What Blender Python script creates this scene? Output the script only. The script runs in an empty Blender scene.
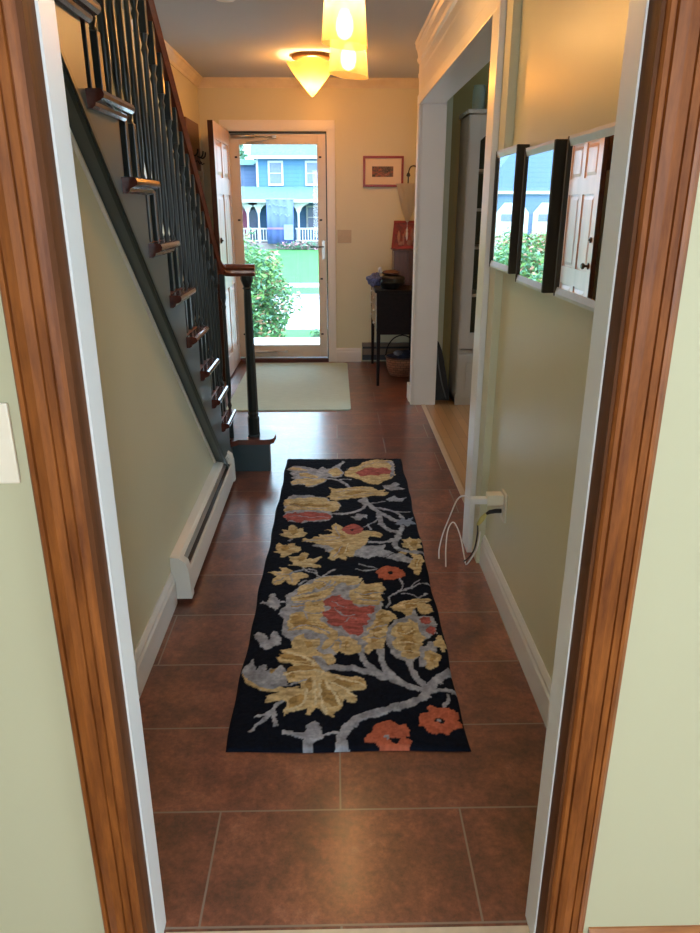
import bpy, bmesh, math, random
import numpy as np
from mathutils import Vector, Matrix
random.seed(7)
PI = math.pi
SC = bpy.context.scene
COL = SC.collection

# ------------------------------------------------------------------ materials
MATS = {}
def newmat(name):
    m = bpy.data.materials.new(name); m.use_nodes = True
    nt = m.node_tree
    for n in list(nt.nodes): nt.nodes.remove(n)
    out = nt.nodes.new('ShaderNodeOutputMaterial')
    MATS[name] = m
    return m, nt, out
def coords(nt, scale=(1, 1, 1), rot=(0, 0, 0), loc=(0, 0, 0)):
    tc = nt.nodes.new('ShaderNodeTexCoord'); mp = nt.nodes.new('ShaderNodeMapping')
    mp.inputs['Scale'].default_value = scale; mp.inputs['Rotation'].default_value = rot; mp.inputs['Location'].default_value = loc
    nt.links.new(tc.outputs['Object'], mp.inputs['Vector'])
    return mp.outputs['Vector']
def rgb(c): return (c[0], c[1], c[2], 1)
def noise(nt, vec, scale, detail=3, rough=.55):
    n = nt.nodes.new('ShaderNodeTexNoise'); n.inputs['Scale'].default_value = scale
    n.inputs['Detail'].default_value = detail; n.inputs['Roughness'].default_value = rough
    nt.links.new(vec, n.inputs['Vector']); return n.outputs['Fac']
def ramp(nt, fac, stops):
    r = nt.nodes.new('ShaderNodeValToRGB'); el = r.color_ramp.elements
    while len(el) < len(stops): el.new(.5)
    for e, (p, c) in zip(el, stops): e.position = p; e.color = rgb(c)
    nt.links.new(fac, r.inputs['Fac']); return r.outputs['Color']
def bump(nt, h, strength, dist=.01):
    b = nt.nodes.new('ShaderNodeBump'); b.inputs['Strength'].default_value = strength; b.inputs['Distance'].default_value = dist
    nt.links.new(h, b.inputs['Height']); return b.outputs['Normal']
def bsdf(nt, out, rough=.5, metal=0, spec=.5, coat=0):
    b = nt.nodes.new('ShaderNodeBsdfPrincipled')
    b.inputs['Roughness'].default_value = rough; b.inputs['Metallic'].default_value = metal
    b.inputs['Specular IOR Level'].default_value = spec; b.inputs['Coat Weight'].default_value = coat
    nt.links.new(b.outputs[0], out.inputs['Surface']); return b
def M(name, c, rough=.5, metal=0, var=.08, scale=8, bmp=0, spec=.5, coat=0, stretch=(1, 1, 1)):
    if name in MATS: return MATS[name]
    m, nt, out = newmat(name); b = bsdf(nt, out, rough, metal, spec, coat)
    v = coords(nt, stretch); f = noise(nt, v, scale)
    col = ramp(nt, f, [(.3, [x * (1 - var) for x in c]), (.7, [min(1, x * (1 + var)) for x in c])])
    nt.links.new(col, b.inputs['Base Color'])
    if bmp: nt.links.new(bump(nt, noise(nt, v, scale * 6), bmp, .004), b.inputs['Normal'])
    return m
def wood(name, dark, light, axis='z', rough=.3, scale=14, coat=.3, spec=.5):
    m, nt, out = newmat(name); b = bsdf(nt, out, rough, 0, spec, coat)
    st = {'x': (.12, 1, 1), 'y': (1, .12, 1), 'z': (1, 1, .12)}[axis]
    v = coords(nt, st); f = noise(nt, v, scale * 3, 5, .65)
    nt.links.new(ramp(nt, f, [(.28, dark), (.5, [(a + b_) / 2 for a, b_ in zip(dark, light)]), (.72, light)]), b.inputs['Base Color'])
    nt.links.new(bump(nt, f, .08, .002), b.inputs['Normal'])
    return m
WALL = M('wall_paint', (.67, .645, .455), .36, var=.02, scale=2, bmp=.02, spec=.5)
SAGE = M('sage_wall_paint', (.515, .47, .305), .55, var=.02, scale=2, bmp=.03, spec=.3)
GREY = M('stairwell_paint', (.50, .45, .33), .5, var=.02, scale=2, spec=.3)
WHITE = M('white_trim_paint', (.80, .785, .76), .3, var=.015, scale=3)
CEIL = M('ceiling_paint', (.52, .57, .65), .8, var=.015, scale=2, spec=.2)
OAKTRIM = wood('orange_stained_wood', (.10, .023, .004), (.32, .095, .018), 'z', .45, 16, .0, .25)
OAKTRIMX = wood('orange_stained_wood_across', (.24, .07, .018), (.48, .18, .05), 'x', .3, 10, .3)
DARKEDGE = wood('dark_stained_wood_edge', (.08, .026, .008), (.15, .052, .018), 'z', .55, 14, 0, .15)
MAHOG = wood('mahogany_wood', (.045, .010, .007), (.115, .030, .017), 'y', .2, 12, .5)
MAHOGX = wood('mahogany_wood_across', (.055, .012, .007), (.15, .035, .018), 'x', .3, 12, .2)
RAILM = wood('handrail_wood', (.07, .016, .008), (.17, .045, .018), 'y', .28, 12, .3)
SLATE = M('slate_paint', (.090, .108, .104), .38, var=.05, scale=3)
SLATED = M('dark_slate_paint', (.022, .034, .034), .35, var=.05, scale=3)
BALU = M('black_green_paint', (.012, .018, .018), .3, var=.1, scale=6)
BLACK = M('black', (.012, .012, .013), .45, var=.1)
BRONZE = M('dark_bronze_wood', (.030, .020, .010), .5, 0, var=.2, scale=20, spec=.25, stretch=(1, 1, .2))
PEWTER_SHEEN = M('pewter_and_rail_sheen', (.68, .68, .67), .35, .6, var=.05, scale=20)
CREAM = M('cream_plastic', (.82, .70, .55), .35, var=.02)
IVORY = M('ivory_plastic', (.80, .74, .58), .35, var=.02)
HEAT = M('heater_enamel', (.78, .76, .70), .28, var=.02)
ALMOND = M('almond_metal', (.70, .60, .48), .35, .1, var=.03)
STEEL = M('satin_steel', (.55, .53, .5), .3, .9, var=.05)
RED = M('red_frame_lacquer', (.26, .022, .018), .3, var=.1)
MATP = M('cream_mount_board', (.80, .68, .55), .8, var=.02)

def tile_mat():
    m, nt, out = newmat('rust_floor_tile'); b = bsdf(nt, out, .3, 0, .5, .5); b.inputs['Coat Roughness'].default_value = .19
    v = coords(nt, (1, 1, 1), (0, 0, 0), (-.003 + .61 * 10, -1.1005 + .313 * 10 * 2, 0))
    br = nt.nodes.new('ShaderNodeTexBrick')
    br.inputs['Scale'].default_value = 1; br.inputs['Brick Width'].default_value = .61; br.inputs['Row Height'].default_value = .3135
    br.inputs['Mortar Size'].default_value = .0028; br.inputs['Mortar Smooth'].default_value = .2; br.inputs['Bias'].default_value = 0
    br.offset = .5; br.offset_frequency = 2
    br.inputs['Color1'].default_value = (.38, .38, .38, 1); br.inputs['Color2'].default_value = (.70, .68, .67, 1); br.inputs['Mortar'].default_value = (0, 0, 0, 1)
    nt.links.new(v, br.inputs['Vector'])
    f = noise(nt, coords(nt), 6, 9, .76)
    f2 = noise(nt, coords(nt), 60, 6, .75)
    c = ramp(nt, f, [(.30, (.070, .032, .024)), (.46, (.145, .052, .032)), (.58, (.225, .080, .045)), (.72, (.31, .135, .085))])
    c2 = ramp(nt, f2, [(.3, (.62, .6, .6)), (.7, (1.38, 1.28, 1.22))])
    mx = nt.nodes.new('ShaderNodeMix'); mx.data_type = 'RGBA'; mx.blend_type = 'MULTIPLY'; mx.inputs['Factor'].default_value = 1
    nt.links.new(c, mx.inputs['A']); nt.links.new(c2, mx.inputs['B'])
    mx2 = nt.nodes.new('ShaderNodeMix'); mx2.data_type = 'RGBA'; mx2.blend_type = 'MULTIPLY'; mx2.inputs['Factor'].default_value = 1
    sc = nt.nodes.new('ShaderNodeVectorMath'); sc.operation = 'SCALE'; sc.inputs['Scale'].default_value = 1.9
    nt.links.new(br.outputs['Color'], sc.inputs[0])
    nt.links.new(mx.outputs['Result'], mx2.inputs['A']); nt.links.new(sc.outputs[0], mx2.inputs['B'])
    mx3 = nt.nodes.new('ShaderNodeMix'); mx3.data_type = 'RGBA'
    nt.links.new(br.outputs['Fac'], mx3.inputs['Factor']); nt.links.new(mx2.outputs['Result'], mx3.inputs['A'])
    mx3.inputs['B'].default_value = (.24, .17, .13, 1)
    nt.links.new(mx3.outputs['Result'], b.inputs['Base Color'])
    inv = nt.nodes.new('ShaderNodeMath'); inv.operation = 'MULTIPLY_ADD'; inv.inputs[1].default_value = -1; inv.inputs[2].default_value = 1
    nt.links.new(br.outputs['Fac'], inv.inputs[0])
    add = nt.nodes.new('ShaderNodeMath'); add.operation = 'MULTIPLY_ADD'; add.inputs[1].default_value = .25
    nt.links.new(f, add.inputs[0]); nt.links.new(inv.outputs[0], add.inputs[2])
    nt.links.new(bump(nt, add.outputs[0], .35, .004), b.inputs['Normal'])
    rr = nt.nodes.new('ShaderNodeMapRange'); rr.inputs['To Min'].default_value = .24; rr.inputs['To Max'].default_value = .42
    nt.links.new(f, rr.inputs['Value']); nt.links.new(rr.outputs[0], b.inputs['Roughness'])
    return m
TILE = tile_mat()
def plank_mat(name, c1, c2, w=.057, l=.9, along='y'):
    m, nt, out = newmat(name); b = bsdf(nt, out, .28, 0, .5, .2)
    v = coords(nt, (1, 1, 1), (0, 0, PI / 2 if along == 'y' else 0), (5, 5, 0))
    br = nt.nodes.new('ShaderNodeTexBrick'); br.inputs['Scale'].default_value = 1
    br.inputs['Brick Width'].default_value = l; br.inputs['Row Height'].default_value = w; br.inputs['Mortar Size'].default_value = .0012
    br.inputs['Color1'].default_value = rgb(c1); br.inputs['Color2'].default_value = rgb(c2); br.inputs['Mortar'].default_value = rgb([x * .35 for x in c1])
    nt.links.new(v, br.inputs['Vector']); nt.links.new(br.outputs['Color'], b.inputs['Base Color'])
    return m
OAKFLOOR = plank_mat('oak_strip_floor', (.33, .155, .055), (.42, .21, .08))

def glass(name, tint=(1, 1, 1), refl=.06):
    m, nt, out = newmat(name)
    t = nt.nodes.new('ShaderNodeBsdfTransparent'); t.inputs[0].default_value = rgb(tint)
    g = nt.nodes.new('ShaderNodeBsdfGlossy'); g.inputs['Roughness'].default_value = .02
    fr = nt.nodes.new('ShaderNodeFresnel'); fr.inputs['IOR'].default_value = 1.45
    mx = nt.nodes.new('ShaderNodeMixShader'); nt.links.new(fr.outputs[0], mx.inputs[0])
    nt.links.new(t.outputs[0], mx.inputs[1]); nt.links.new(g.outputs[0], mx.inputs[2]); nt.links.new(mx.outputs[0], out.inputs['Surface'])
    return m
GLASS = glass('clear_glass')
def mirror_mat():
    m, nt, out = newmat('mirror_silver'); g = nt.nodes.new('ShaderNodeBsdfGlossy')
    g.inputs['Roughness'].default_value = .0; g.inputs['Color'].default_value = (.9, .9, .9, 1)
    nt.links.new(g.outputs[0], out.inputs['Surface']); return m
MIRROR = mirror_mat()
def emis(name, c, s):
    m, nt, out = newmat(name); e = nt.nodes.new('ShaderNodeEmission'); e.inputs[0].default_value = rgb(c); e.inputs[1].default_value = s
    nt.links.new(e.outputs[0], out.inputs['Surface']); return m
def shade_mat(name, c, glow, emit, clear=.3):
    m, nt, out = newmat(name)
    tr = nt.nodes.new('ShaderNodeBsdfTranslucent'); tr.inputs[0].default_value = rgb(c)
    d = nt.nodes.new('ShaderNodeBsdfDiffuse'); d.inputs[0].default_value = rgb(c)
    e = nt.nodes.new('ShaderNodeEmission'); e.inputs[0].default_value = rgb(glow); e.inputs[1].default_value = emit
    mx = nt.nodes.new('ShaderNodeMixShader'); mx.inputs[0].default_value = .3
    nt.links.new(tr.outputs[0], mx.inputs[1]); nt.links.new(d.outputs[0], mx.inputs[2])
    tp = nt.nodes.new('ShaderNodeBsdfTransparent'); tp.inputs[0].default_value = rgb(c)
    m2 = nt.nodes.new('ShaderNodeMixShader'); m2.inputs[0].default_value = clear
    nt.links.new(mx.outputs[0], m2.inputs[1]); nt.links.new(tp.outputs[0], m2.inputs[2]); mx = m2
    ad = nt.nodes.new('ShaderNodeAddShader'); nt.links.new(mx.outputs[0], ad.inputs[0]); nt.links.new(e.outputs[0], ad.inputs[1])
    nt.links.new(ad.outputs[0], out.inputs['Surface']); return m
AMBER = shade_mat('amber_glass', (.95, .58, .24), (1, .30, .03), .50, .74)
BULB = emis('bulb_glow', (1, .82, .5), 12)

# ------------------------------------------------------------------ mesh builder
class B:
    def __init__(s): s.v = []; s.f = []; s.sm = []
    def add(s, vs, fs, smooth=False, mx=None):
        o = len(s.v)
        for p in vs:
            p = Vector(p)
            if mx is not None: p = mx @ p
            s.v.append(tuple(p))
        for f in fs: s.f.append([i + o for i in f]); s.sm.append(smooth)
        return s
    def box(s, x0, x1, y0, y1, z0, z1, bev=0, mx=None):
        if bev <= 0:
            return s.add([(x0, y0, z0), (x1, y0, z0), (x1, y1, z0), (x0, y1, z0), (x0, y0, z1), (x1, y0, z1), (x1, y1, z1), (x0, y1, z1)],
                         [(0, 3, 2, 1), (4, 5, 6, 7), (0, 1, 5, 4), (1, 2, 6, 5), (2, 3, 7, 6), (3, 0, 4, 7)], mx=mx)
        bm = bmesh.new(); bmesh.ops.create_cube(bm, size=1)
        for v in bm.verts: v.co = Vector(((x0 + x1) / 2 + v.co.x * (x1 - x0), (y0 + y1) / 2 + v.co.y * (y1 - y0), (z0 + z1) / 2 + v.co.z * (z1 - z0)))
        bmesh.ops.bevel(bm, geom=bm.edges[:], offset=bev, segments=2, profile=.6, affect='EDGES')
        s.bm(bm, mx); return s
    def bm(s, bm, mx=None, smooth=False):
        bm.verts.ensure_lookup_table(); bm.verts.index_update()
        s.add([v.co[:] for v in bm.verts], [[v.index for v in f.verts] for f in bm.faces], smooth, mx); bm.free()
    def prism(s, prof, axis, a, b_, mx=None, smooth=False):
        # prof: 2-D points; axis 'x' -> (y,z), 'y' -> (x,z), 'z' -> (x,y)
        n = len(prof)
        def p3(p, t): return {'x': (t, p[0], p[1]), 'y': (p[0], t, p[1]), 'z': (p[0], p[1], t)}[axis]
        vs = [p3(p, a) for p in prof] + [p3(p, b_) for p in prof]
        fs = [list(range(n)), list(range(2 * n - 1, n - 1, -1))] + [(i, i + n, (i + 1) % n + n, (i + 1) % n) for i in range(n)]
        return s.add(vs, fs, smooth, mx)
    def lathe(s, prof, cx=0, cy=0, seg=16, z0=0, mx=None, smooth=True):
        vs = []; fs = []
        for r, z in prof:
            for k in range(seg):
                a = 2 * PI * k / seg; vs.append((cx + r * math.cos(a), cy + r * math.sin(a), z0 + z))
        for i in range(len(prof) - 1):
            for k in range(seg):
                fs.append((i * seg + k, i * seg + (k + 1) % seg, (i + 1) * seg + (k + 1) % seg, (i + 1) * seg + k))
        s.add(vs, fs, smooth, mx)
        s.add([vs[k] for k in range(seg)], [list(range(seg - 1, -1, -1))], False, mx)
        s.add([vs[(len(prof) - 1) * seg + k] for k in range(seg)], [list(range(seg))], False, mx)
        return s
    def tube(s, pts, r, seg=8, mx=None):
        pts = [Vector(p) for p in pts]; vs = []; fs = []; prev = None
        for i, p in enumerate(pts):
            t = (pts[min(i + 1, len(pts) - 1)] - pts[max(i - 1, 0)]).normalized()
            if prev is None:
                n = t.cross(Vector((0, 0, 1)))
                if n.length < .1: n = t.cross(Vector((1, 0, 0)))
                n.normalize()
            else:
                n = (prev - t * prev.dot(t)).normalized()
            prev = n; b_ = t.cross(n); rr = r[i] if isinstance(r, (list, tuple)) else r
            for k in range(seg):
                a = 2 * PI * k / seg; vs.append(p + (n * math.cos(a) + b_ * math.sin(a)) * rr)
        for i in range(len(pts) - 1):
            for k in range(seg):
                fs.append((i * seg + k, i * seg + (k + 1) % seg, (i + 1) * seg + (k + 1) % seg, (i + 1) * seg + k))
        fs.append(list(range(seg))[::-1]); fs.append([(len(pts) - 1) * seg + k for k in range(seg)])
        return s.add(vs, fs, True, mx)
    def build(s, name, mat, parent=None):
        me = bpy.data.meshes.new(name); me.from_pydata(s.v, [], s.f)
        off = Vector(ORIG.get(parent.name, (0, 0, 0))) if parent else Vector((0, 0, 0))
        if off.length: me.transform(Matrix.Translation(-off))
        for p, sm in zip(me.polygons, s.sm): p.use_smooth = sm
        bm = bmesh.new(); bm.from_mesh(me); bmesh.ops.recalc_face_normals(bm, faces=bm.faces[:]); bm.to_mesh(me); bm.free()
        me.materials.append(mat)
        o = bpy.data.objects.new(name, me); COL.objects.link(o)
        if parent: o.parent = parent; ORIG[o.name] = tuple(off)
        return o
ORIG = {}
def thing(name, loc, label, cat, group=None, rz=0, kind=None, local=False):
    o = bpy.data.objects.new(name, None); COL.objects.link(o); o.empty_display_size = .1
    o.location = loc; o.rotation_euler = (0, 0, rz)
    ORIG[o.name] = (0, 0, 0) if local else tuple(loc)
    if kind: o['kind'] = kind
    if label: o['label'] = label; o['category'] = cat
    if group: o['group'] = group
    return o
def tag(o, label, cat, group=None):
    o['label'] = label; o['category'] = cat
    if group: o['group'] = group
    # put the origin at the base of the object
    if o.type == 'MESH' and o.data.users == 1:
        vs = [v.co for v in o.data.vertices]
        c = Vector((sum(v.x for v in vs) / len(vs), sum(v.y for v in vs) / len(vs), min(v.z for v in vs)))
        o.data.transform(Matrix.Translation(-c)); o.location = c
    return o
def struct(b_, name, mat, label, cat, parent=None):
    o = b_.build(name, mat, parent)
    if not parent: o['kind'] = 'structure'; o['label'] = label; o['category'] = cat
    return o
def bez(p, n=24):
    # Catmull-Rom through points
    P = [Vector(q) for q in p]; P = [P[0] * 2 - P[1]] + P + [P[-1] * 2 - P[-2]]; out = []
    for i in range(1, len(P) - 2):
        for k in range(n):
            t = k / n; a, b_, c, d = P[i - 1:i + 3]
            out.append(.5 * ((2 * b_) + (c - a) * t + (2 * a - 5 * b_ + 4 * c - d) * t * t + (3 * b_ - a - 3 * c + d) * t ** 3))
    out.append(P[-2]); return out
def copy_tree(o, loc, label=None):
    c = o.copy(); COL.objects.link(c); c.location = loc
    if label: c['label'] = label
    for ch in list(o.children):
        d = ch.copy(); COL.objects.link(d); d.parent = c
        for g in list(ch.children):
            e = g.copy(); COL.objects.link(e); e.parent = d
    return c

ZC = 2.51
# ------------------------------------------------------------------ floors
b = B(); b.box(-1.52, .66, 1.1, 7.08, -.05, 0); b.box(.66, .76, 5.55, 7.08, -.05, 0)
struct(b, 'floor', TILE, 'rust brown stone tile floor running down the hallway', 'floor')
struct(B().box(.69, 3.2, 2.6, 5.8, -.05, 0), 'floor_dining', OAKFLOOR, 'honey oak strip floor in the side room', 'floor')
struct(B().box(.66, .69, 2.75, 5.55, -.05, .004), 'trim_1', M('pale_oak_strip', (.50, .33, .2), .3), 'pale wood strip between the tile and the oak floor', 'threshold')
struct(B().box(-.37, .37 + .045, 1.0, 1.1, -.05, .002), 'trim_2', M('pale_stone_sill', (.62, .47, .32), .4, scale=30), 'pale threshold strip under the near doorway', 'threshold')
struct(B().box(-2.4, 2.6, -2.6, 1.0, -.05, 0), 'floor_near_room', OAKFLOOR, 'wood floor of the room in front of the doorway', 'floor')

# ------------------------------------------------------------------ hall walls
b = B(); b.box(-2.4, -.388, 1.03, 1.122, 0, 2.6); b.box(.416, 2.6, 1.03, 1.122, 0, 2.6); b.box(-.388, .416, 1.03, 1.122, 2.09, 2.6)
struct(b, 'wall_front', SAGE, 'pale green wall around the near doorway', 'wall')
def zlow(y): return max(0, .207 + .87 * (3.543 - y))       # lower edge of the stair skirt
b = B(); b.prism([(1.122, 0), (3.78, 0), (1.122, zlow(1.122))], 'x', -.70, -.64)
struct(b, 'wall_under_stairs', WALL, 'beige triangular wall under the staircase', 'wall')
b = B(); b.box(-1.58, -1.50, 1.122, 4.75, 0, 4.2); b.box(-1.50, -1.2, 4.72, 4.80, 0, ZC); b.box(-1.28, -1.2, 4.8, 7.08, 0, ZC)
b.box(-1.5, -.56, 3.7, 3.78, ZC, 4.2); b.box(-1.5, -.56, 1.07, 1.15, 2.6, 4.2); b.box(-.60, -.56, 1.15, 3.7, ZC, 4.2)
struct(b, 'wall_left', WALL, 'yellow beige wall beyond the staircase and up the stairwell', 'wall')
b = B(); b.box(-1.52, -.97, 7.08, 7.2, 0, 2.6); b.box(-.06, .9, 7.08, 7.2, 0, 2.6); b.box(-.97, -.06, 7.08, 7.2, 2.105, 2.6)
struct(b, 'wall_back', WALL, 'yellow entry wall around the front door', 'wall')
# mirror wall, opening wall, end wall
struct(B().box(.63, .75, 1.122, 2.76, 0, ZC), 'wall_right', WALL, 'beige wall that carries the three mirrors', 'wall')
b = B(); b.box(.60, .75, 2.76, 2.965, 0, ZC); b.box(.60, .75, 2.965, 5.42, 2.13, ZC); b.box(.60, .75, 5.42, 5.62, 0, ZC)
struct(b, 'wall_opening', WALL, 'thick wall around the wide cased opening', 'wall')
struct(B().box(.76, .84, 5.62, 7.08, 0, ZC), 'wall_entry', WALL, 'recessed wall behind the small desk', 'wall')
# ceiling
b = B(); b.box(-.56, .84, 1.03, 7.2, ZC, ZC + .06); b.box(-1.52, -.56, 3.7, 7.2, ZC, ZC + .06)
struct(b, 'ceiling', CEIL, 'off-white hallway ceiling', 'ceiling')
struct(B().box(-1.58, -.56, 1.07, 3.78, 4.2, 4.25), 'ceiling_stairwell', CEIL, 'white ceiling high over the stairs', 'ceiling')

# crown mouldings
CR = [(0, -.215), (.012, -.215), (.016, -.19), (.008, -.18), (.008, -.13), (.022, -.12), (.03, -.10), (.02, -.085), (.03, -.05), (.045, -.03), (.045, -.012), (.055, 0), (0, 0)]
b = B(); b.prism([(.60 - d * .8, ZC + z) for d, z in CR], 'y', 1.122, 5.62)
struct(b, 'trim_3', WHITE, 'white stepped crown moulding over the wide opening', 'moulding')
CS = [(0, -.075), (.010, -.075), (.018, -.055), (.05, -.02), (.06, -.015), (.06, 0), (0, 0)]
b = B(); b.prism([(7.08 - d, ZC + z) for d, z in CS], 'x', -1.2, .76); b.prism([(-1.2 + d, ZC + z) for d, z in CS], 'y', 4.8, 7.08)
struct(b, 'trim_4', M('cream_trim', (.74, .66, .5), .35), 'cream crown moulding around the entry ceiling', 'moulding')

# wide opening casing: frieze, jambs, casings
b = B(); b.box(.588, .60, 2.88, 5.55, 2.13, 2.30); b.box(.575, .60, 2.90, 5.5, 2.105, 2.17, .004)
b.box(.60, .75, 2.9, 5.42, 2.11, 2.13)
b.box(.588, .60, 2.77, 2.90, 2.13, 2.30); b.box(.576, .60, 2.86, 2.985, 0, 2.17, .004); b.box(.60, .75, 2.965, 2.985, 0, 2.11)
b.box(.576, .60, 5.40, 5.50, 0, 2.17, .004); b.box(.60, .75, 5.398, 5.42, 0, 2.11); b.box(.75, .768, 5.40, 5.5, 0, 2.17); b.box(.75, .768, 2.86, 2.985, 0, 2.17)
b.box(.568, .60, 5.50, 5.63, 0, .13, .004)
struct(b, 'trim_5', WHITE, 'white casing and frieze of the wide opening', 'casing')

# baseboards
BP = [(0, 0), (.016, 0), (.016, .095), (.012, .105), (.012, .118), (.004, .135), (0, .135)]
def base(name, prof_axis, wallpos, sgn, a, c, label, mat=WHITE):
    b = B(); b.prism([(wallpos + sgn * d, z) for d, z in BP], prof_axis, a, c); return struct(b, name, mat, label, 'baseboard')
base('baseboard_left', 'y', -.64, 1, 1.137, 2.452, 'white baseboard under the stairs before the heater')
base('baseboard_right', 'y', .63, -1, 1.137, 2.76, 'white baseboard below the three mirrors')
base('baseboard_back', 'x', 7.08, -1, .0, .25, 'white baseboard beside the front door')
base('baseboard_entry', 'y', -1.2, 1, 4.8, 7.06, 'white baseboard behind the open front door')
b = B(); b.prism([(1.03 - d, z * .64) for d, z in BP], 'x', .50, 2.6); b.prism([(1.03 - d, z * .64) for d, z in BP], 'x', -2.4, -.47)
struct(b, 'baseboard_front', OAKTRIMX, 'orange wood baseboard of the near room', 'baseboard')

# near doorway: jamb and stained casing
FL = [(0, 0), (.002, .012), (.006, .016), (.013, .016), (.015, .011), (.017, .011), (.019, .016), (.035, .0185), (.050, .0175), (.0515, .013), (.0535, .013), (.055, .0165), (.067, .0165), (.0685, .012), (.0705, .012), (.072, .015), (.080, .013), (.090, .006), (.090, 0)]
def casing(x_in, sgn):  
    # profile along x from the opening edge outwards, projecting towards -y
    return [(x_in + sgn * (0.090 - w), 1.03 - d) for w, d in FL]
b = B()
b.prism([(-.463 + w * .88, 1.03 - d * 1.1) for w, d in FL], 'z', 0, 2.185)
struct(b, 'trim_6', OAKTRIM, 'orange stained moulded casing, left side of the doorway', 'casing')
b = B(); b.prism([(.41 + w * .86, 1.03 - d * 1.1) for w, d in FL], 'z', 0, 2.185)
struct(b, 'trim_7', OAKTRIM, 'orange stained moulded casing, right side of the doorway', 'casing')
struct(B().box(-.468, .49, 1.008, 1.03, 2.1, 2.185, .003), 'trim_8', OAKTRIMX, 'stained head casing of the near doorway', 'casing')
b = B(); b.box(-.388, -.379, 1.02, 1.062, 0, 2.09); b.box(.406, .416, 1.02, 1.062, 0, 2.09); b.box(-.379, .406, 1.02, 1.062, 2.08, 2.09)
struct(b, 'trim_9', DARKEDGE, 'dark stained inner edge of the near door jamb', 'jamb')
b = B()
for x, s in ((-.388, 1), (.416, -1)):
    b.box(*sorted((x, x + s * .013)), 1.062, 1.125, 0, 2.09)
    b.box(*sorted((x - s * .075, x + s * .006)), 1.121, 1.136, 0, 2.16, .003)
b.box(-.388, .416, 1.062, 1.125, 2.077, 2.09); b.box(-.46, .49, 1.121, 1.136, 2.09, 2.16, .003)
struct(b, 'trim_10', WHITE, 'white painted jamb of the near doorway', 'jamb')

# ------------------------------------------------------------------ near room shell (behind the camera) and side room
b = B(); b.box(-2.48, -2.4, -2.6, 1.15, 0, 2.6)
b.box(-2.48, 2.68, -2.68, -2.6, 0, .8); b.box(-2.48, 2.68, -2.68, -2.6, 2.2, 2.6); b.box(-2.48, -.9, -2.68, -2.6, .8, 2.2); b.box(1.3, 2.68, -2.68, -2.6, .8, 2.2)
b.box(2.6, 2.68, -2.6, -.8, 0, 2.6); b.box(2.6, 2.68, .85, 1.15, 0, 2.6); b.box(2.6, 2.68, -.8, .85, 0, .8); b.box(2.6, 2.68, -.8, .85, 2.2, 2.6)
struct(b, 'wall_near_room', SAGE, 'pale green walls of the near room with two window openings', 'wall')
struct(B().box(-2.48, 2.68, -2.68, 1.03, 2.6, 2.65), 'ceiling_near_room', CEIL, 'white ceiling of the near room', 'ceiling')
b = B(); b.box(.75, 3.2, 5.8, 5.88, 0, ZC); b.box(.75, 3.2, 2.52, 2.6, 0, ZC)
b.box(3.2, 3.28, 2.6, 5.8, 0, .8); b.box(3.2, 3.28, 2.6, 5.8, 2.1, ZC); b.box(3.2, 3.28, 2.6, 4.75, .8, 2.1); b.box(3.2, 3.28, 5.7, 5.8, .8, 2.1)
struct(b, 'wall_dining', M('ochre_paint', (.36, .26, .08), .5, var=.02), 'ochre yellow wall of the side room', 'wall')
struct(B().box(.75, 3.28, 2.52, 5.88, ZC, ZC + .05), 'ceiling_dining', CEIL, 'ceiling of the side room', 'ceiling')

# ------------------------------------------------------------------ staircase
RUN, RISE = .235, .19
NK = 12
def ny(k): return 3.17 + (5 - k) * RUN
def tz(k): return .2 + RISE * (k - 1)
st = thing('staircase', (-1.0, 4.0, 0), 'slate painted staircase with mahogany treads climbing along the left wall', 'staircase')
# skirt with stepped top
pts = [(3.93, 0), (3.80, 0)]
ytop = 1.14
pts += [(ytop, zlow(ytop) + .02), (ytop, tz(NK) + .15)]
for k in range(NK, 1, -1):
    yr = ny(k) - .03
    pts += [(yr, tz(k) - .03), (yr, tz(k - 1) - .03)]
pts[4:4] = [(ytop, tz(NK) - .03)] if False else []
pts = [(3.93, 0), (3.80, 0), (ytop, zlow(ytop) + .02), (ytop, tz(NK) - .03)]
for k in range(NK, 1, -1):
    yr = ny(k) - .03
    pts += [(yr, tz(k) - .03), (yr, tz(k - 1) - .03)]
pts += [(3.93, tz(1) - .03)]
def poly_prism(bb, prof, axis, a, c):
    # triangulated caps for concave outlines
    bm = bmesh.new()
    def p3(p, t): return {'x': (t, p[0], p[1]), 'y': (p[0], t, p[1]), 'z': (p[0], p[1], t)}[axis]
    lo = [bm.verts.new(p3(p, a)) for p in prof]; hi = [bm.verts.new(p3(p, c)) for p in prof]
    n = len(prof)
    for i in range(n): bm.faces.new((lo[i], lo[(i + 1) % n], hi[(i + 1) % n], hi[i]))
    f1 = bm.faces.new(lo); f2 = bm.faces.new(hi[::-1])
    bmesh.ops.triangulate(bm, faces=[f1, f2])
    bb.bm(bm)
b = B()
for k in range(1, NK + 1):
    ya_, yb_ = (ny(k + 1) - .03 if k < NK else 1.14), (ny(k) - .03 if k > 1 else 3.93)
    b.prism([(ya_, zlow(ya_)), (yb_, zlow(yb_)), (yb_, tz(k) - .03), (ya_, tz(k) - .03)], 'x', -.64, -.60)
b.build('skirt_board', SLATE, st)
def sl(y, d): return zlow(y) + d
b = B()
y0, y1 = 1.14, 3.78
b.prism([(y0, sl(y0, -.012)), (y1, -.0 + .001), (y1 + .03, .001), (y0, sl(y0, .022))], 'x', -.60, -.590)
b.prism([(y0, sl(y0, -.002)), (y1, .001), (y1 + .02, .001), (y0, sl(y0, .016))], 'x', -.590, -.584)
b.build('skirt_moulding', SLATED, st)
b = B(); b.prism([(y0, sl(y0, -.025)), (3.74, .012), (3.755, .012), (y0, sl(y0, -.016))], 'x', -.64, -.630); b.build('bead', WHITE, st)
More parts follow.
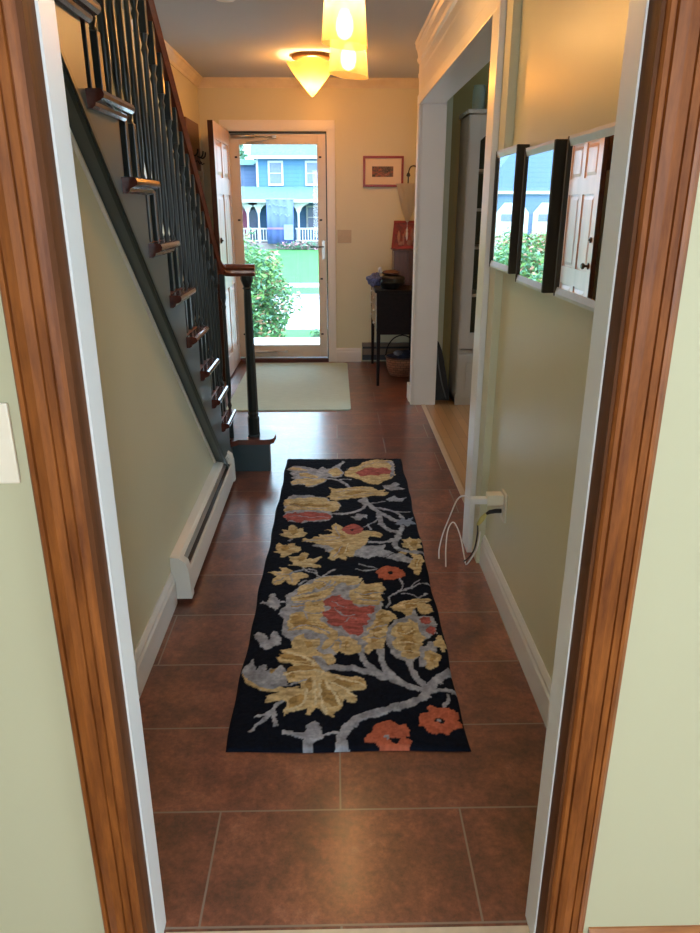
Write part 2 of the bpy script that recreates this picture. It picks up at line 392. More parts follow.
for k in range(1, NK + 1):
    yr = ny(k) - .03
    z0 = tz(k) - RISE
    b = B()
    if k == 1: b.box(-1.5, -.60, 3.93, ny(1) - .03, 0, tz(1) - .03)
    else: b.box(-1.5, -.602, yr - .015, yr, z0, tz(k) - .03)
    r = b.build('riser', SLATED, st)
    if k == 1:
        # the bottom step swells out into the hall with a rounded end
        prof = [(-.60, 3.93), (-.388, 3.93)] + [(-.50 + .112 * math.cos(a), 4.0 + .085 * math.sin(a)) for a in [PI / 2 * t / 8 for t in range(0, 9)]] + [(-.60, 4.085)]
        b = B(); b.prism(prof, 'z', 0, tz(1) - .03); b.build('bottom_riser', M('teal_slate_paint', (.028, .052, .062), .35), st)
    b = B()
    if k == 1:
        prof = [(-1.5, 3.905), (-.42, 3.905), (-.385, 3.912), (-.362, 3.935)] + [(-.48 + .125 * math.cos(a), 4.02 + .105 * math.sin(a)) for a in [PI / 2 * t / 8 for t in range(0, 9)]] + [(-1.5, 4.125)]
        b.prism(prof, 'z', tz(1) - .03, tz(1))
    else:
        b.box(-1.498, -.602, ny(k) - RUN - .035, ny(k), tz(k) - .03, tz(k), .008)
    if k == 1: b.prism([(-.60, 3.865), (-.562, 3.905), (-.60, 3.905)], 'z', tz(1) - .03, tz(1))
    t = b.build('tread', MAHOGX, st)
    if k > 1:
        b = B()
        prof = [(-.602, tz(k) - .044), (-.588, tz(k) - .044), (-.580, tz(k) - .038), (-.578, tz(k) - .030), (-.566, tz(k) - .026), (-.558, tz(k) - .020), (-.556, tz(k) - .012), (-.560, tz(k) - .003), (-.568, tz(k)), (-.602, tz(k))]
        b.prism(prof, 'y', ny(k) - .285, ny(k) + .002)
        b.build('tread_return', MAHOG, t)
# railing
rl = thing('stair_railing', (-.63, 3.9, .2), 'mahogany handrail on dark turned balusters along the stairs', 'railing')
def rz_(y): return 1.80 + .81 * (3.17 - y)
b = B()
def railprof(c, w=.032, h=.062):
    return [(-w * .7, -h), (w * .7, -h), (w, -h * .72), (w * .75, -h * .5), (w, -h * .3), (w * .9, -.008), (w * .45, 0), (-w * .45, 0), (-w * .9, -.008), (-w, -h * .3), (-w * .75, -h * .5), (-w, -h * .72)]
def sweep(bb, path, up=(0, 0, 1)):
    vs = []; fs = []; pr = railprof(0); n = len(pr); P = [Vector(p) for p in path]
    for i, p in enumerate(P):
        t = (P[min(i + 1, len(P) - 1)] - P[max(i - 1, 0)]); th = Vector((t.x, t.y, 0)).normalized()
        side = Vector((th.y, -th.x, 0))
        for a, c in pr: vs.append(p + side * a + Vector((0, 0, 1)) * c)
    for i in range(len(P) - 1):
        for k in range(n): fs.append((i * n + k, i * n + (k + 1) % n, (i + 1) * n + (k + 1) % n, (i + 1) * n + k))
    fs.append(list(range(n))); fs.append([(len(P) - 1) * n + k for k in range(n)][::-1])
    bb.add(vs, fs, False)
path = [(-.63, 1.2, rz_(1.2)), (-.63, 2.0, rz_(2.0)), (-.63, 3.0, rz_(3.0)), (-.63, 3.6, rz_(3.6)), (-.63, 3.82, rz_(3.82) - .005), (-.628, 3.90, 1.20), (-.618, 3.945, 1.175), (-.595, 3.97, 1.165), (-.56, 3.978, 1.163), (-.50, 3.98, 1.163), (-.432, 3.98, 1.163)]
sweep(b, path)
b.build('handrail', RAILM, rl)
def baluster(bb, x, y, z0, z1, full=True):
    L = z1 - z0; s = .0145
    bb.box(x - s, x + s, y - s, y + s, z0, z0 + .16, .002)
    tt = z1 - .13
    def f(t): return z0 + .16 + (tt - z0 - .16) * t
    prof = [(.014, f(0)), (.008, f(.02)), (.013, f(.05)), (.0075, f(.08)), (.0135, f(.18)), (.014, f(.25)), (.0115, f(.45)), (.0095, f(.75)), (.0085, f(.9)), (.013, f(.93)), (.008, f(.955)), (.012, f(.98)), (.0145, f(1))]
    bb.lathe(prof, x, y, 8)
    bb.box(x - s, x + s, y - s, y + s, tt, z1, .002)
yb = ny(2) - .035
while yb > ny(12) + .02:
    k = int(math.floor((ny(1) - yb) / RUN)) + 1; y = yb; yb -= .094
    if 1:
        b = B(); baluster(b, -.626, y, tz(k), rz_(y) - .055); b.build('baluster', BALU, rl)
for y in (3.955,):
    b = B(); baluster(b, -.606, y, tz(1), 1.115); b.build('baluster', BALU, rl)
b = B(); nx, nyy = -.478, 3.978
b.box(nx - .032, nx + .032, nyy - .032, nyy + .032, .2, .215, .003)
b.lathe([(.033, .215), (.034, .31), (.028, .325), (.032, .335), (.026, .348), (.030, .36), (.029, .42), (.025, .7), (.021, 1.0), (.019, 1.03), (.027, 1.036), (.019, 1.045), (.028, 1.065), (.034, 1.085), (.034, 1.103)], nx, nyy, 8, smooth=False)
b.build('newel_post', BALU, rl)

# ------------------------------------------------------------------ baseboard heater under the stairs
ht = thing('baseboard_heater', (-.6, 3.2, 0), 'white baseboard heater on the wall under the stairs', 'heater')
b = B(); b.prism([(-.639, .03), (-.636, .03), (-.636, .185), (-.612, .181), (-.598, .172), (-.596, .177), (-.610, .188), (-.639, .196)], 'y', 2.50, 3.72); b.build('back_cover', HEAT, ht)
b = B(); b.prism([(-.57, .028), (-.573, .118), (-.577, .126), (-.583, .126), (-.578, .116), (-.576, .028)], 'y', 2.50, 3.72); b.build('front_panel', HEAT, ht)
b = B(); b.prism([(-.600, .163), (-.589, .152), (-.591, .149), (-.603, .160)], 'y', 2.50, 3.72); b.build('damper', STEEL, ht)
b = B(); b.prism([(-.634, .04), (-.59, .04), (-.59, .118), (-.634, .14)], 'y', 2.5, 3.72); b.build('fins', BLACK, ht)
ep = [(-.639, .018), (-.566, .018), (-.570, .135), (-.578, .168), (-.604, .19), (-.639, .197)]
for a, c in ((2.455, 2.50), (3.72, 3.765)):
    b = B(); b.prism(ep, 'y', a, c); b.build('end_cap', HEAT, ht)

# ------------------------------------------------------------------ rug
RUGDATA = """g 3.6 -19 -1254 -18 -1202 6 -1148 51 -1111 110 -1088 164 -1063 213 -1039 250 -1003 271 -966 308 -922 355 -882
g 2.2 250 -1003 299 -984 359 -993
g 2.2 -55 -866 -6 -864 51 -884 113 -916 166 -953 212 -972 258 -987
g 2.4 46 -788 63 -837 87 -873 127 -908 174 -942
g 2.6 114 -770 118 -820 131 -874 161 -926 186 -954
g 2.6 215 -827 221 -881 237 -932 254 -965
g 1.2 316 -1009 305 -1045 294 -1075
g 1 -87 -1202 -63 -1188 -26 -1177
c 0 52 -1199 74 -1177 85 -1145 108 -1135 133 -1131 151 -1145 177 -1141 187 -1169 184 -1196 166 -1204 186 -1213 178 -1239 161 -1265 136 -1268 113 -1264 88 -1268 87 -1238 72 -1225 51 -1221
g 0 107 -1199 120 -1191 125 -1206 115 -1217
k 0 122 -1206 141 -1197 153 -1209 144 -1226 127 -1223
c 0 214 -1127 223 -1094 244 -1084 256 -1062 281 -1073 314 -1073 336 -1100 336 -1119 326 -1126 342 -1143 333 -1161 310 -1166 298 -1186 274 -1179 253 -1192 233 -1183 232 -1160 217 -1155
k 0 262 -1125 279 -1114 297 -1123 285 -1140 267 -1137
g 0 270 -1125 281 -1121 283 -1133 272 -1135
g 0 -192 -1161 -159 -1169 -126 -1173 -116 -1158 -119 -1142 -95 -1121 -75 -1150 -72 -1178 -82 -1201 -97 -1216 -104 -1246 -117 -1260 -132 -1249 -129 -1223 -130 -1200 -152 -1193 -185 -1184
g 1 -82 -1201 -55 -1184 -18 -1171
g 1.5 -196 -1031 -217 -1052 -229 -1087 -252 -1103 -270 -1107
g 1.4 -228 -1091 -247 -1124 -267 -1144 -283 -1168
g 1.5 -225 -1087 -215 -1116 -207 -1141
g 0 -341 -890 -335 -852 -313 -819 -305 -853 -296 -880 -285 -853 -269 -847 -262 -886 -252 -859 -235 -864 -213 -848 -197 -881 -186 -945 -221 -985 -265 -984 -299 -964 -322 -938
y 0 -340 -896 -316 -928 -280 -964 -241 -976 -204 -965 -153 -955 -146 -970 -202 -990 -252 -989 -299 -966 -325 -938
o 0 -253 -875 -228 -859 -236 -886 -244 -902
g 0 -330 -687 -324 -656 -302 -659 -283 -675 -273 -701 -264 -644 -249 -650 -231 -701 -234 -732 -256 -741 -275 -755 -300 -753 -311 -712
g 0 -310 -453 -299 -394 -281 -377 -262 -427 -252 -448 -257 -485 -272 -510 -290 -485 -303 -469 -337 -455 -327 -442
g 0.8 -261 -445 -236 -445
g 0 -254 -531 -248 -495 -232 -464 -239 -400 -216 -372 -189 -339 -157 -287 -118 -245 -65 -234 18 -235 53 -254 64 -301 109 -314 130 -360 143 -448 119 -589 104 -700 81 -770 41 -786 2 -794 -27 -768 -56 -801 -86 -801 -101 -767 -127 -733 -168 -715 -199 -706 -232 -670 -238 -628 -225 -585 -235 -561
y 0 -187 -339 -157 -305 -117 -287 -110 -323 -131 -362 -164 -395 -193 -384
y 0 -118 -258 -65 -240 -47 -252 -75 -311 -103 -346 -133 -322
y 0 -53 -243 18 -239 53 -260 58 -295 17 -289 -18 -294 -35 -323 -58 -306
y 0 -214 -406 -170 -390 -114 -368 -64 -312 -41 -323 -52 -380 -85 -413 -156 -444 -199 -454
o 0 -205 -417 -158 -403 -114 -385 -86 -363 -113 -407 -162 -428
y 0 -161 -449 -113 -418 -85 -407 -88 -487 -82 -528 -97 -558 -146 -547 -161 -507
y 0 -216 -536 -180 -506 -158 -517 -153 -567 -81 -587 -70 -616 -33 -644 -28 -690 -48 -716 -68 -681 -105 -653 -147 -634 -183 -638 -213 -652 -211 -605
o 0 -210 -546 -173 -527 -161 -557 -122 -606 -69 -625 -85 -644 -143 -615 -189 -624 -201 -595
y 0 -151 -537 -103 -533 -97 -587 -144 -586
y 0 16 -360 54 -342 72 -278 87 -310 113 -304 145 -292 164 -356 140 -398 147 -434 121 -477 75 -474 39 -468 16 -445
o 0 53 -391 92 -361 116 -367 140 -386 96 -398 120 -434 82 -445 65 -421
y 0 -2 -257 18 -237 57 -244 65 -291 49 -316 17 -322 -15 -290
y 0 109 -531 134 -503 169 -521 187 -565 158 -597 149 -648 131 -727 123 -765 93 -769 76 -792 55 -769 73 -727 52 -697 86 -668 70 -637 94 -617 107 -575
o 0 114 -553 151 -532 166 -559 131 -570 135 -607 99 -627 127 -638 97 -678 119 -698 90 -727 85 -702 104 -658 93 -648 118 -596
y 0 -28 -681 8 -690 33 -717 34 -769 17 -790 -3 -794 -27 -768 -18 -734
o 0 -7 -717 13 -717 12 -769 -5 -769
y 0 13 -697 29 -707 45 -745 42 -783 12 -796 -4 -764
g 0 79 -542 104 -520 90 -564 77 -606 47 -677 36 -667
r 0 -90 -440 -73 -418 -51 -397 -18 -397 -7 -424 24 -436 26 -473 48 -489 92 -479 108 -489 101 -530 74 -530 88 -570 77 -608 55 -617 60 -655 39 -677 13 -677 -7 -654 -18 -612 -49 -616 -70 -592 -65 -573 -84 -548 -93 -523 -72 -508 -61 -477 -86 -466
g 0.5 -50 -487 -23 -529 4 -549 31 -539
g 0.5 -56 -440 -29 -472 -1 -488
g 0.5 -7 -588 14 -559 35 -569
y 0 -198 -714 -190 -683 -155 -664 -143 -696 -100 -696 -96 -727 -109 -757 -80 -793 -59 -839 -65 -883 -25 -905 20 -918 40 -911 59 -927 71 -963 57 -983 32 -983 13 -992 25 -1027 29 -1050 15 -1046 -9 -1026 -13 -1073 -31 -1087 -43 -1108 -61 -1096 -86 -1063 -101 -1082 -106 -1100 -124 -1090 -119 -1067 -152 -1076 -176 -1090 -190 -1101 -196 -1076 -185 -1053 -196 -1029 -253 -1043 -253 -1014 -226 -999 -196 -985 -146 -970 -147 -945 -186 -939 -203 -892 -172 -865 -180 -843 -221 -831 -244 -797 -213 -797 -233 -762 -192 -750
o 0 -168 -1020 -144 -1005 -128 -1005 -136 -1039 -160 -1053 -178 -1062 -182 -1039
o 0 -84 -925 -71 -930 -63 -976 -25 -1002 -13 -1055 -37 -1064 -68 -1040 -87 -1025 -75 -996
o 0 -51 -936 -19 -926 13 -947 52 -932 58 -958 26 -957 0 -977 -25 -972
o 0 -235 -785 -190 -792 -135 -804 -107 -810 -133 -827 -188 -820 -216 -809
o 0 -198 -865 -152 -849 -112 -849 -79 -866 -118 -877 -163 -892 -174 -924 -195 -903
o 0 -153 -708 -125 -715 -123 -745 -144 -751
o 0 -135 -924 -113 -914 -111 -976 -123 -991
g 0 -121 -798 -97 -793 -80 -810 -59 -850 -52 -872 -71 -888 -86 -855 -107 -827
g 0 -229 -631 -213 -657 -184 -657 -135 -639 -91 -665 -79 -703 -100 -696 -143 -693 -152 -658 -190 -683 -207 -685 -230 -670
y 0 -92 -745 -76 -703 -51 -691 -44 -716 -68 -752 -88 -763
y 0 -54 -746 -37 -709 -26 -722 -26 -770 -40 -782
y 0 -80 -793 -53 -787 -39 -805 -36 -845 -56 -850 -70 -822
g 3 -52 -863 -26 -864 14 -867 54 -884 99 -895
g 0 138 -698 150 -638 183 -576 213 -560 254 -499 272 -555 321 -545 330 -588 324 -660 292 -690 257 -729 249 -785 235 -821 207 -839 176 -825 151 -793 141 -746
y 0 168 -487 191 -464 223 -435 261 -424 292 -424 324 -412 333 -436 307 -454 323 -477 327 -511 311 -522 291 -544 275 -527 267 -488 248 -505 242 -538 220 -549 205 -510 182 -510
o 0 215 -464 241 -447 283 -448 269 -465 285 -494 256 -482 230 -499
k 0 309 -436 323 -448 329 -471 312 -460
y 0 164 -648 187 -602 216 -597 230 -565 246 -582 261 -608 262 -660 280 -700 260 -729 245 -766 248 -794 224 -825 203 -821 188 -812 184 -784 164 -765 156 -718 174 -699 156 -679
o 0 185 -628 209 -613 200 -649 221 -669 236 -629 245 -660 230 -699 244 -729 220 -747 227 -785 205 -794 197 -756 211 -728 184 -718 203 -689 182 -669
r 0 267 -577 287 -555 313 -561 318 -588 296 -609 273 -603
r 0 287 -640 306 -619 322 -630 321 -660 305 -678 289 -665
g 0 244 -785 255 -748 289 -719 310 -729 305 -857 273 -857 247 -857
y 0 323 -671 341 -681 339 -720 346 -749 336 -777 326 -772 318 -748 300 -743 300 -720 315 -710
y 0 260 -812 265 -785 289 -767 297 -786 321 -795 320 -822 304 -840 304 -862 282 -874 267 -861 275 -839 266 -830
o 0 280 -794 296 -799 304 -817 288 -822 290 -844 279 -831
g 1 219 -253 235 -293 228 -344 196 -387 170 -411 168 -446 153 -487
g 0.9 183 -393 223 -362 262 -344 311 -304 349 -304
g 0.9 259 -344 279 -306 307 -274
g 0.9 221 -387 258 -387 286 -418 315 -382 321 -380
c 0 126 -211 145 -177 172 -156 212 -164 240 -192 246 -233 221 -260 191 -279 156 -272 138 -245
k 0 176 -215 190 -198 202 -212 189 -229
g 1 132 -173 99 -158 59 -134
g 1 131 -187 91 -195 45 -183
g 0 14 2 40 45 98 37 176 50 167 7 213 -28 176 -69 139 -62 100 -88 45 -61 20 -40
g 0 175 -76 209 -42 241 -29 275 -70 304 -98 284 -117 241 -110 205 -96
y 0 245 64 262 71 252 109 275 108 297 139 311 108 345 123 340 70 342 27 321 13 311 -30 339 -57 344 -98 325 -137 321 -201 303 -232 284 -213 284 -182 262 -156 277 -124 292 -97 290 -43 279 -29 262 -50 235 -22 255 -15 286 -22 283 20 262 28
o 0 274 57 303 93 328 78 318 41 291 34
o 0 305 -84 329 -98 312 -137 292 -163
g 3 167 395 170 309 187 251 218 202 250 178 240 132 221 87 218 50 232 14 274 -15 349 -23
g 2 81 111 99 81 145 73 191 87 219 109
g 2.5 277 258 266 209 246 162
g 3 122 532 149 467 182 404 214 359 247 316 280 299
g 1.8 149 476 206 457 261 412 284 341
g 1.2 262 426 297 420 330 423
g 2 -25 406 25 411 76 441 106 495 116 561 98 610
g 0 64 571 94 600 115 542 99 514
g 0 35 362 60 379 53 405 89 396 113 387 108 335 91 352 73 318 48 327
g 0 214 589 258 638 274 598 321 617 294 559 268 559 234 550
g 0.9 122 532 167 541 212 564
b 0 241 283 278 359 296 324 342 367 323 315 341 282 313 282 303 241 285 274 250 266
g 1 153 317 113 268 91 236
g 1 109 276 124 219
y 0 -208 95 -189 125 -162 118 -145 148 -118 142 -124 173 -92 166 -60 178 -68 204 -93 210 -77 223 -55 210 -61 268 -42 288 -20 261 10 216 52 177 104 103 81 44 49 -1 33 -67 8 -56 -2 -105 -22 -72 -57 -99 -74 -72 -63 -28 -88 -11 -73 17 -105 35 -146 35 -157 53 -126 64 -148 82
y 0 76 196 110 203 163 179 178 151 154 125 115 141 74 88 40 30 15 60
g 0 -157 47 -126 64 -84 52 -53 11 -68 -22 -88 -11 -104 29 -141 33
o 0 -53 0 -22 34 8 22 18 -23 -7 -34 -32 -56
o 0 -55 166 -23 178 9 140 -12 116 -33 129
r 0 -15 229 9 261 37 277 71 263 87 219 76 180 42 152 15 165 -8 197
k 0 28 212 38 225 44 206 35 193
y 0 -310 157 -285 175 -299 219 -268 206 -266 258 -251 277 -230 244 -226 216 -202 237 -194 186 -175 174 -192 143 -223 131 -254 119 -277 138
o 0 -257 206 -237 225 -221 187 -241 156 -255 168
k 0 -237 229 -232 231 -231 216 -236 216
g 0 -266 95 -252 119 -246 107 -259 81
y 0 -323 -19 -306 -8 -321 37 -308 72 -286 49 -271 54 -241 77 -234 48 -208 42 -197 7 -214 -21 -234 -26 -248 -48 -271 -69 -287 -64 -279 -36 -300 -25
o 0 -294 26 -269 37 -243 25 -257 2 -281 -9
k 0 -273 54 -263 58 -264 46 -271 44
y 0 -246 -144 -222 -134 -221 -113 -242 -91 -245 -59 -212 -65 -199 -32 -179 -15 -166 -32 -166 -76 -141 -82 -107 -55 -102 -71 -126 -108 -135 -124 -110 -140 -105 -156 -134 -160 -163 -155 -182 -160 -207 -149
o 0 -206 -75 -182 -54 -171 -76 -185 -102 -204 -108
y 0 -328 -204 -295 -199 -267 -194 -279 -159 -244 -169 -224 -190 -213 -210 -180 -205 -155 -225 -154 -245 -186 -259 -193 -306 -211 -316 -233 -301 -244 -268 -258 -301 -280 -315 -298 -291 -299 -258 -282 -239 -298 -224
b 1.2 -231 -220 -209 -195 -176 -180
g 1 -177 -165 -156 -191 -132 -211 -107 -231 -93 -239
g 1 -155 -175 -133 -181 -122 -211
g 1 -91 -236 -70 -202 -44 -172
g 0.9 -184 -311 -171 -283 -143 -274
g 0 -334 1042 -298 1104 -251 1099 -196 1079 -155 1049 -129 1098 -102 1058 -75 1068 -42 1127 -8 1197 2 1177 -22 1097 -22 1048 2 990 -21 925 -60 908 -93 926 -111 854 -141 811 -171 768 -215 769 -210 803 -254 800 -291 790 -301 839 -281 883 -308 901 -290 929 -316 975 -298 1003
y 0 -301 843 -271 883 -227 900 -175 882 -131 899 -105 890 -129 837 -172 794 -209 777 -223 812 -285 801
y 0 -327 1042 -294 1084 -249 1070 -207 1021 -247 1021 -286 1022
y 0 -264 984 -205 983 -151 927 -163 900 -215 918 -255 928
y 0 -94 1001 -75 1048 -42 1077 -28 1038 -8 990 -34 935 -67 935
g 2.2 -92 899 -53 880 -21 853 29 758
g 1.2 -53 880 -9 880 30 885
y 0 8 1006 35 1071 80 1093 112 1160 168 1206 231 1217 292 1193 298 1112 291 961 257 889 211 849 180 801 131 811 97 851 54 902 11 923 0 964
g 0 245 1193 295 1181 297 1046 282 940 250 899 271 1003 279 1113
r 0 56 985 93 1016 125 1059 163 1070 200 1058 246 1069 273 1025 261 961 217 962 186 931 143 942 91 922
g 0 207 781 243 790 282 839 301 799 284 770 324 738 295 723 253 714 216 739
y 0 -79 618 -85 583 -52 574 -5 591 56 607 104 616 152 642 206 632 237 686 202 687 218 724 183 715 150 762 94 773 45 764 -4 745 -53 736 -95 765 -74 718 -73 672 -99 618
o 0 -11 653 37 698 86 707 120 688 57 652
g 0 -319 576 -298 623 -276 654 -173 653 -154 629 -105 620 -81 573 -33 557 -15 497 -32 438 -67 424 -60 375 -77 327 -115 307 -176 315 -203 288 -237 302 -282 316 -309 371 -295 413 -307 500
y 0 -319 576 -296 599 -272 591 -249 614 -213 606 -172 629 -147 613 -105 612 -92 573 -45 565 -18 504 -27 453 -55 424 -90 439 -136 454 -194 447 -240 455 -268 434 -302 427 -294 485 -315 530
o 0 -292 530 -251 544 -209 521 -175 544 -132 513 -92 527 -56 512 -91 490 -137 491 -184 499 -231 492 -272 500
g 0 -292 622 -251 638 -214 629 -243 609 -272 599
r 0 -309 371 -288 399 -244 426 -226 412 -187 426 -147 425 -112 418 -66 382 -71 340 -104 327 -144 328 -171 315 -199 328 -209 291 -234 302 -261 329 -282 316 -296 350
g 1.6 -61 407 -21 398 25 409
o 0.7 -198 -389 -154 -356 -110 -323 -76 -288
g 0.7 -186 -395 -142 -373 -103 -357 -58 -323 -35 -288
g 0.6 -123 -275 -88 -288 -58 -323
g 0.7 -211 -443 -162 -439 -112 -434 -90 -413
o 0.8 -209 -475 -166 -470 -111 -461
g 0.6 -217 -516 -174 -512 -125 -522 -93 -518
o 0.8 -202 -586 -154 -586 -107 -596 -70 -616
g 0.6 -199 -628 -153 -610 -106 -625 -59 -662
y 0.9 -154 -486 -110 -497 -99 -512
g 0.7 -18 -300 -29 -341 -57 -374
g 0.7 17 -324 -1 -364 -29 -380
g 0.6 41 -379 78 -391 116 -386 153 -380
g 0.6 46 -427 83 -439 125 -440
w 0.7 53 -403 90 -410 133 -410
w 0.7 30 -303 56 -291 63 -258
g 0.6 81 -648 111 -627 146 -617
g 0.6 74 -697 107 -698 141 -688
w 0.6 86 -668 115 -663 143 -653
w 0.6 177 -659 204 -669 240 -649
w 0.6 178 -728 211 -718 243 -738
w 0.6 190 -780 217 -775 244 -785
w 0.6 195 -487 233 -465 283 -453 320 -442
w 1 -204 -780 -162 -792 -106 -838
w 1 -202 -903 -157 -887 -105 -877 -78 -888
w 1 -183 -1071 -142 -1053 -131 -1015 -127 -976
w 1 -99 -1054 -100 -1006 -103 -935
w 1 -61 -1091 -74 -1054 -82 -996 -83 -946
w 1 -19 -1055 -38 -997 -64 -946
w 1 25 -1017 -6 -977 -51 -936
w 1 64 -968 26 -942 -25 -920
o 0.6 -221 -826 -174 -832 -119 -844
g 0.7 -198 -955 -167 -945 -129 -925
g 0.6 -195 95 -143 106 -75 105 -33 129
g 0.6 -119 167 -76 141 -33 135
w 0.6 -106 70 -54 81 -12 92
g 0.6 -45 255 -33 191 -28 153
g 0.6 -52 -66 -32 -11 -17 45
w 0.6 -2 -34 3 11 9 68
g 0.5 -290 865 -238 847 -187 864 -137 881
g 0.5 -287 830 -224 821 -173 829
g 0.5 -301 1041 -248 1050 -208 1040
w 0.5 -293 545 -253 575 -200 574 -152 582
g 0.5 -296 507 -250 514 -189 477 -137 476 -90 468
w 0.5 -122 574 -80 542 -39 527
g 0.5 -280 371 -224 377 -179 362 -122 369 -77 354
g 0.5 19 1050 79 1038 134 1114 197 1159 266 1158
w 0.5 18 943 76 912 133 860 197 860
g 0.5 -59 690 3 708 73 735 129 744
g 0.5 -38 617 23 635 84 652 153 669
g 0.5 -288 -219 -250 -219 -221 -230
g 0.5 -216 -306 -219 -268 -230 -239
g 0.5 -286 -296 -266 -268 -244 -239
w 0.5 -134 -140 -164 -129 -189 -118
w 0.5 -117 -66 -146 -92 -175 -108
w 0.5 -201 13 -232 13 -258 25
w 0.5 270 94 285 42 302 13
w 0.5 324 -84 308 -124 301 -188"""
def make_rug():
    W, Lg = .695, 2.487
    nx_, ny_ = 174, 622
    xs = np.linspace(-W / 2, W / 2, nx_); ys = np.linspace(-Lg / 2, Lg / 2, ny_)
    X, Y = np.meshgrid(xs, ys)
    rs = np.random.RandomState(3)
    def snoise(cell, cy_=None):
        cy_ = cy_ or cell
        gy, gx = int(Lg / cy_) + 3, int(W / cell) + 3
        g = rs.rand(gy, gx) * 2 - 1
        fx = (X + W / 2) / cell; fy = (Y + Lg / 2) / cy_
        ix = fx.astype(int); iy = fy.astype(int); tx = fx - ix; ty = fy - iy
        tx = tx * tx * (3 - 2 * tx); ty = ty * ty * (3 - 2 * ty)
        return (g[iy, ix] * (1 - tx) + g[iy, ix + 1] * tx) * (1 - ty) + (g[iy + 1, ix] * (1 - tx) + g[iy + 1, ix + 1] * tx) * ty
    PX = (X + .005 * snoise(.022) + .0022 * snoise(.007)) * 1000
    PY = (Y + .006 * snoise(.022) + .0022 * snoise(.007)) * 1000
    colr = {'g': (.32, .325, .37), 'b': (.24, .28, .36), 'y': (.56, .41, .21), 'o': (.38, .24, .09), 'r': (.38, .10, .085), 'c': (.46, .12, .065), 'w': (.66, .56, .36), 'k': (.008, .009, .014)}
    C = np.zeros(X.shape + (3,)); C[:] = (.0045, .006, .012)
    Hh = np.zeros(X.shape)
    for line in RUGDATA.strip().split('\n'):
        t = line.split(); c = t[0]; w = float(t[1]); p = np.array([float(q) for q in t[2:]]).reshape(-1, 2)
        if w == 0:
            pad = 12
            inside = np.zeros(X.shape, bool)
            x1, y1 = p[-1]
            for x2, y2 in p:
                if y1 != y2:
                    cnd = ((y1 > PY) != (y2 > PY)) & (PX < (x2 - x1) * (PY - y1) / (y2 - y1) + x1)
                    inside ^= cnd
                x1, y1 = x2, y2
            mask = inside
        else:
            hw = w * 10 / 2 * .92
            d = np.full(X.shape, 1e9)
            q = bez([(a, b_, 0) for a, b_ in p], 4)
            for i in range(len(q) - 1):
                ax_, ay_ = q[i].x, q[i].y; bx_, by_ = q[i + 1].x, q[i + 1].y
                vx, vy = bx_ - ax_, by_ - ay_; L2 = vx * vx + vy * vy + 1e-9
                tt = np.clip(((PX - ax_) * vx + (PY - ay_) * vy) / L2, 0, 1)
                d = np.minimum(d, np.hypot(PX - ax_ - tt * vx, PY - ay_ - tt * vy))
            mask = d < hw
        C[mask] = colr[c]; Hh[mask] = 0 if c == 'k' else 1
    mot = 1 + .16 * snoise(.012) + .20 * snoise(.0055)
    streak = snoise(.034, .011); light = np.clip(streak * 1.8, 0, 1); dk = np.clip(-streak * 1.7 - .25, 0, 1)
    isY = np.abs(C[..., 0] - .56) < .01
    C[isY] = C[isY] * (1 - light[isY][:, None] * .45) + np.array((.68, .56, .34)) * light[isY][:, None] * .45
    C[isY] = C[isY] * (1 - dk[isY][:, None] * .6) + np.array((.30, .20, .09)) * dk[isY][:, None] * .6
    isR = np.abs(C[..., 0] - .38) < .005
    C[isR] = C[isR] * (1 + .35 * snoise(.03, .009)[isR][:, None])
    isG = (np.abs(C[..., 0] - .32) < .005)
    C[isG] = C[isG] * (1 + .35 * snoise(.02)[isG][:, None])
    C = np.clip(C * mot[..., None], 0, 1)
    edge = np.minimum(np.minimum(X + W / 2, W / 2 - X), np.minimum(Y + Lg / 2, Lg / 2 - Y))
    Z = .011 + .0022 * Hh + .0016 * snoise(.006) + .001 * snoise(.02)
    Z = np.where(edge < .012, Z * np.sqrt(np.clip(edge / .012, 0, 1)) + .001, Z)
    # slightly uneven outline
    X2 = X + .003 * np.sin(Y * 9 + 1) + .002 * np.sin(Y * 23); Y2 = Y + .003 * np.sin(X * 14)
    n = nx_ * ny_
    co = np.stack([X2, Y2, Z], -1).reshape(-1, 3)
    idx = np.arange(n).reshape(ny_, nx_)
    q = np.stack([idx[:-1, :-1], idx[:-1, 1:], idx[1:, 1:], idx[1:, :-1]], -1).reshape(-1, 4)
    # bottom sheet
    border = list(idx[0, :]) + list(idx[1:, -1]) + list(idx[-1, :-1][::-1]) + list(idx[1:-1, 0][::-1])
    me = bpy.data.meshes.new('rug')
    low = co[border].copy(); low[:, 2] = 0
    vs = co.tolist() + low.tolist(); m = len(border)
    fs = q.tolist() + [[border[(i + 1) % m], border[i], n + i, n + (i + 1) % m] for i in range(m)] + [[n + i for i in range(m)][::-1]]
    me.from_pydata(vs, [], fs)
    at = me.color_attributes.new('pile', 'FLOAT_COLOR', 'POINT')
    full = np.ones((len(vs), 4)); full[:n, :3] = C.reshape(-1, 3); full[n:, :3] = (.01, .01, .015)
    at.data.foreach_set('color', full.ravel())
    for p in me.polygons: p.use_smooth = True
    mt, nt, out = newmat('tufted_wool'); bs = bsdf(nt, out, .95, 0, .1)
    a = nt.nodes.new('ShaderNodeAttribute'); a.attribute_name = 'pile'
    nt.links.new(a.outputs['Color'], bs.inputs['Base Color'])
    nt.links.new(bump(nt, noise(nt, coords(nt), 260, 2), .6, .003), bs.inputs['Normal'])
    me.materials.append(mt)
    o = bpy.data.objects.new('runner_rug', me); COL.objects.link(o)
    o.location = (.0355, 2.8725, .0005); o.rotation_euler = (0, 0, -.00885)
    o['label'] = 'long black hooked runner rug with gold, grey and red flowers'; o['category'] = 'rug'
make_rug()
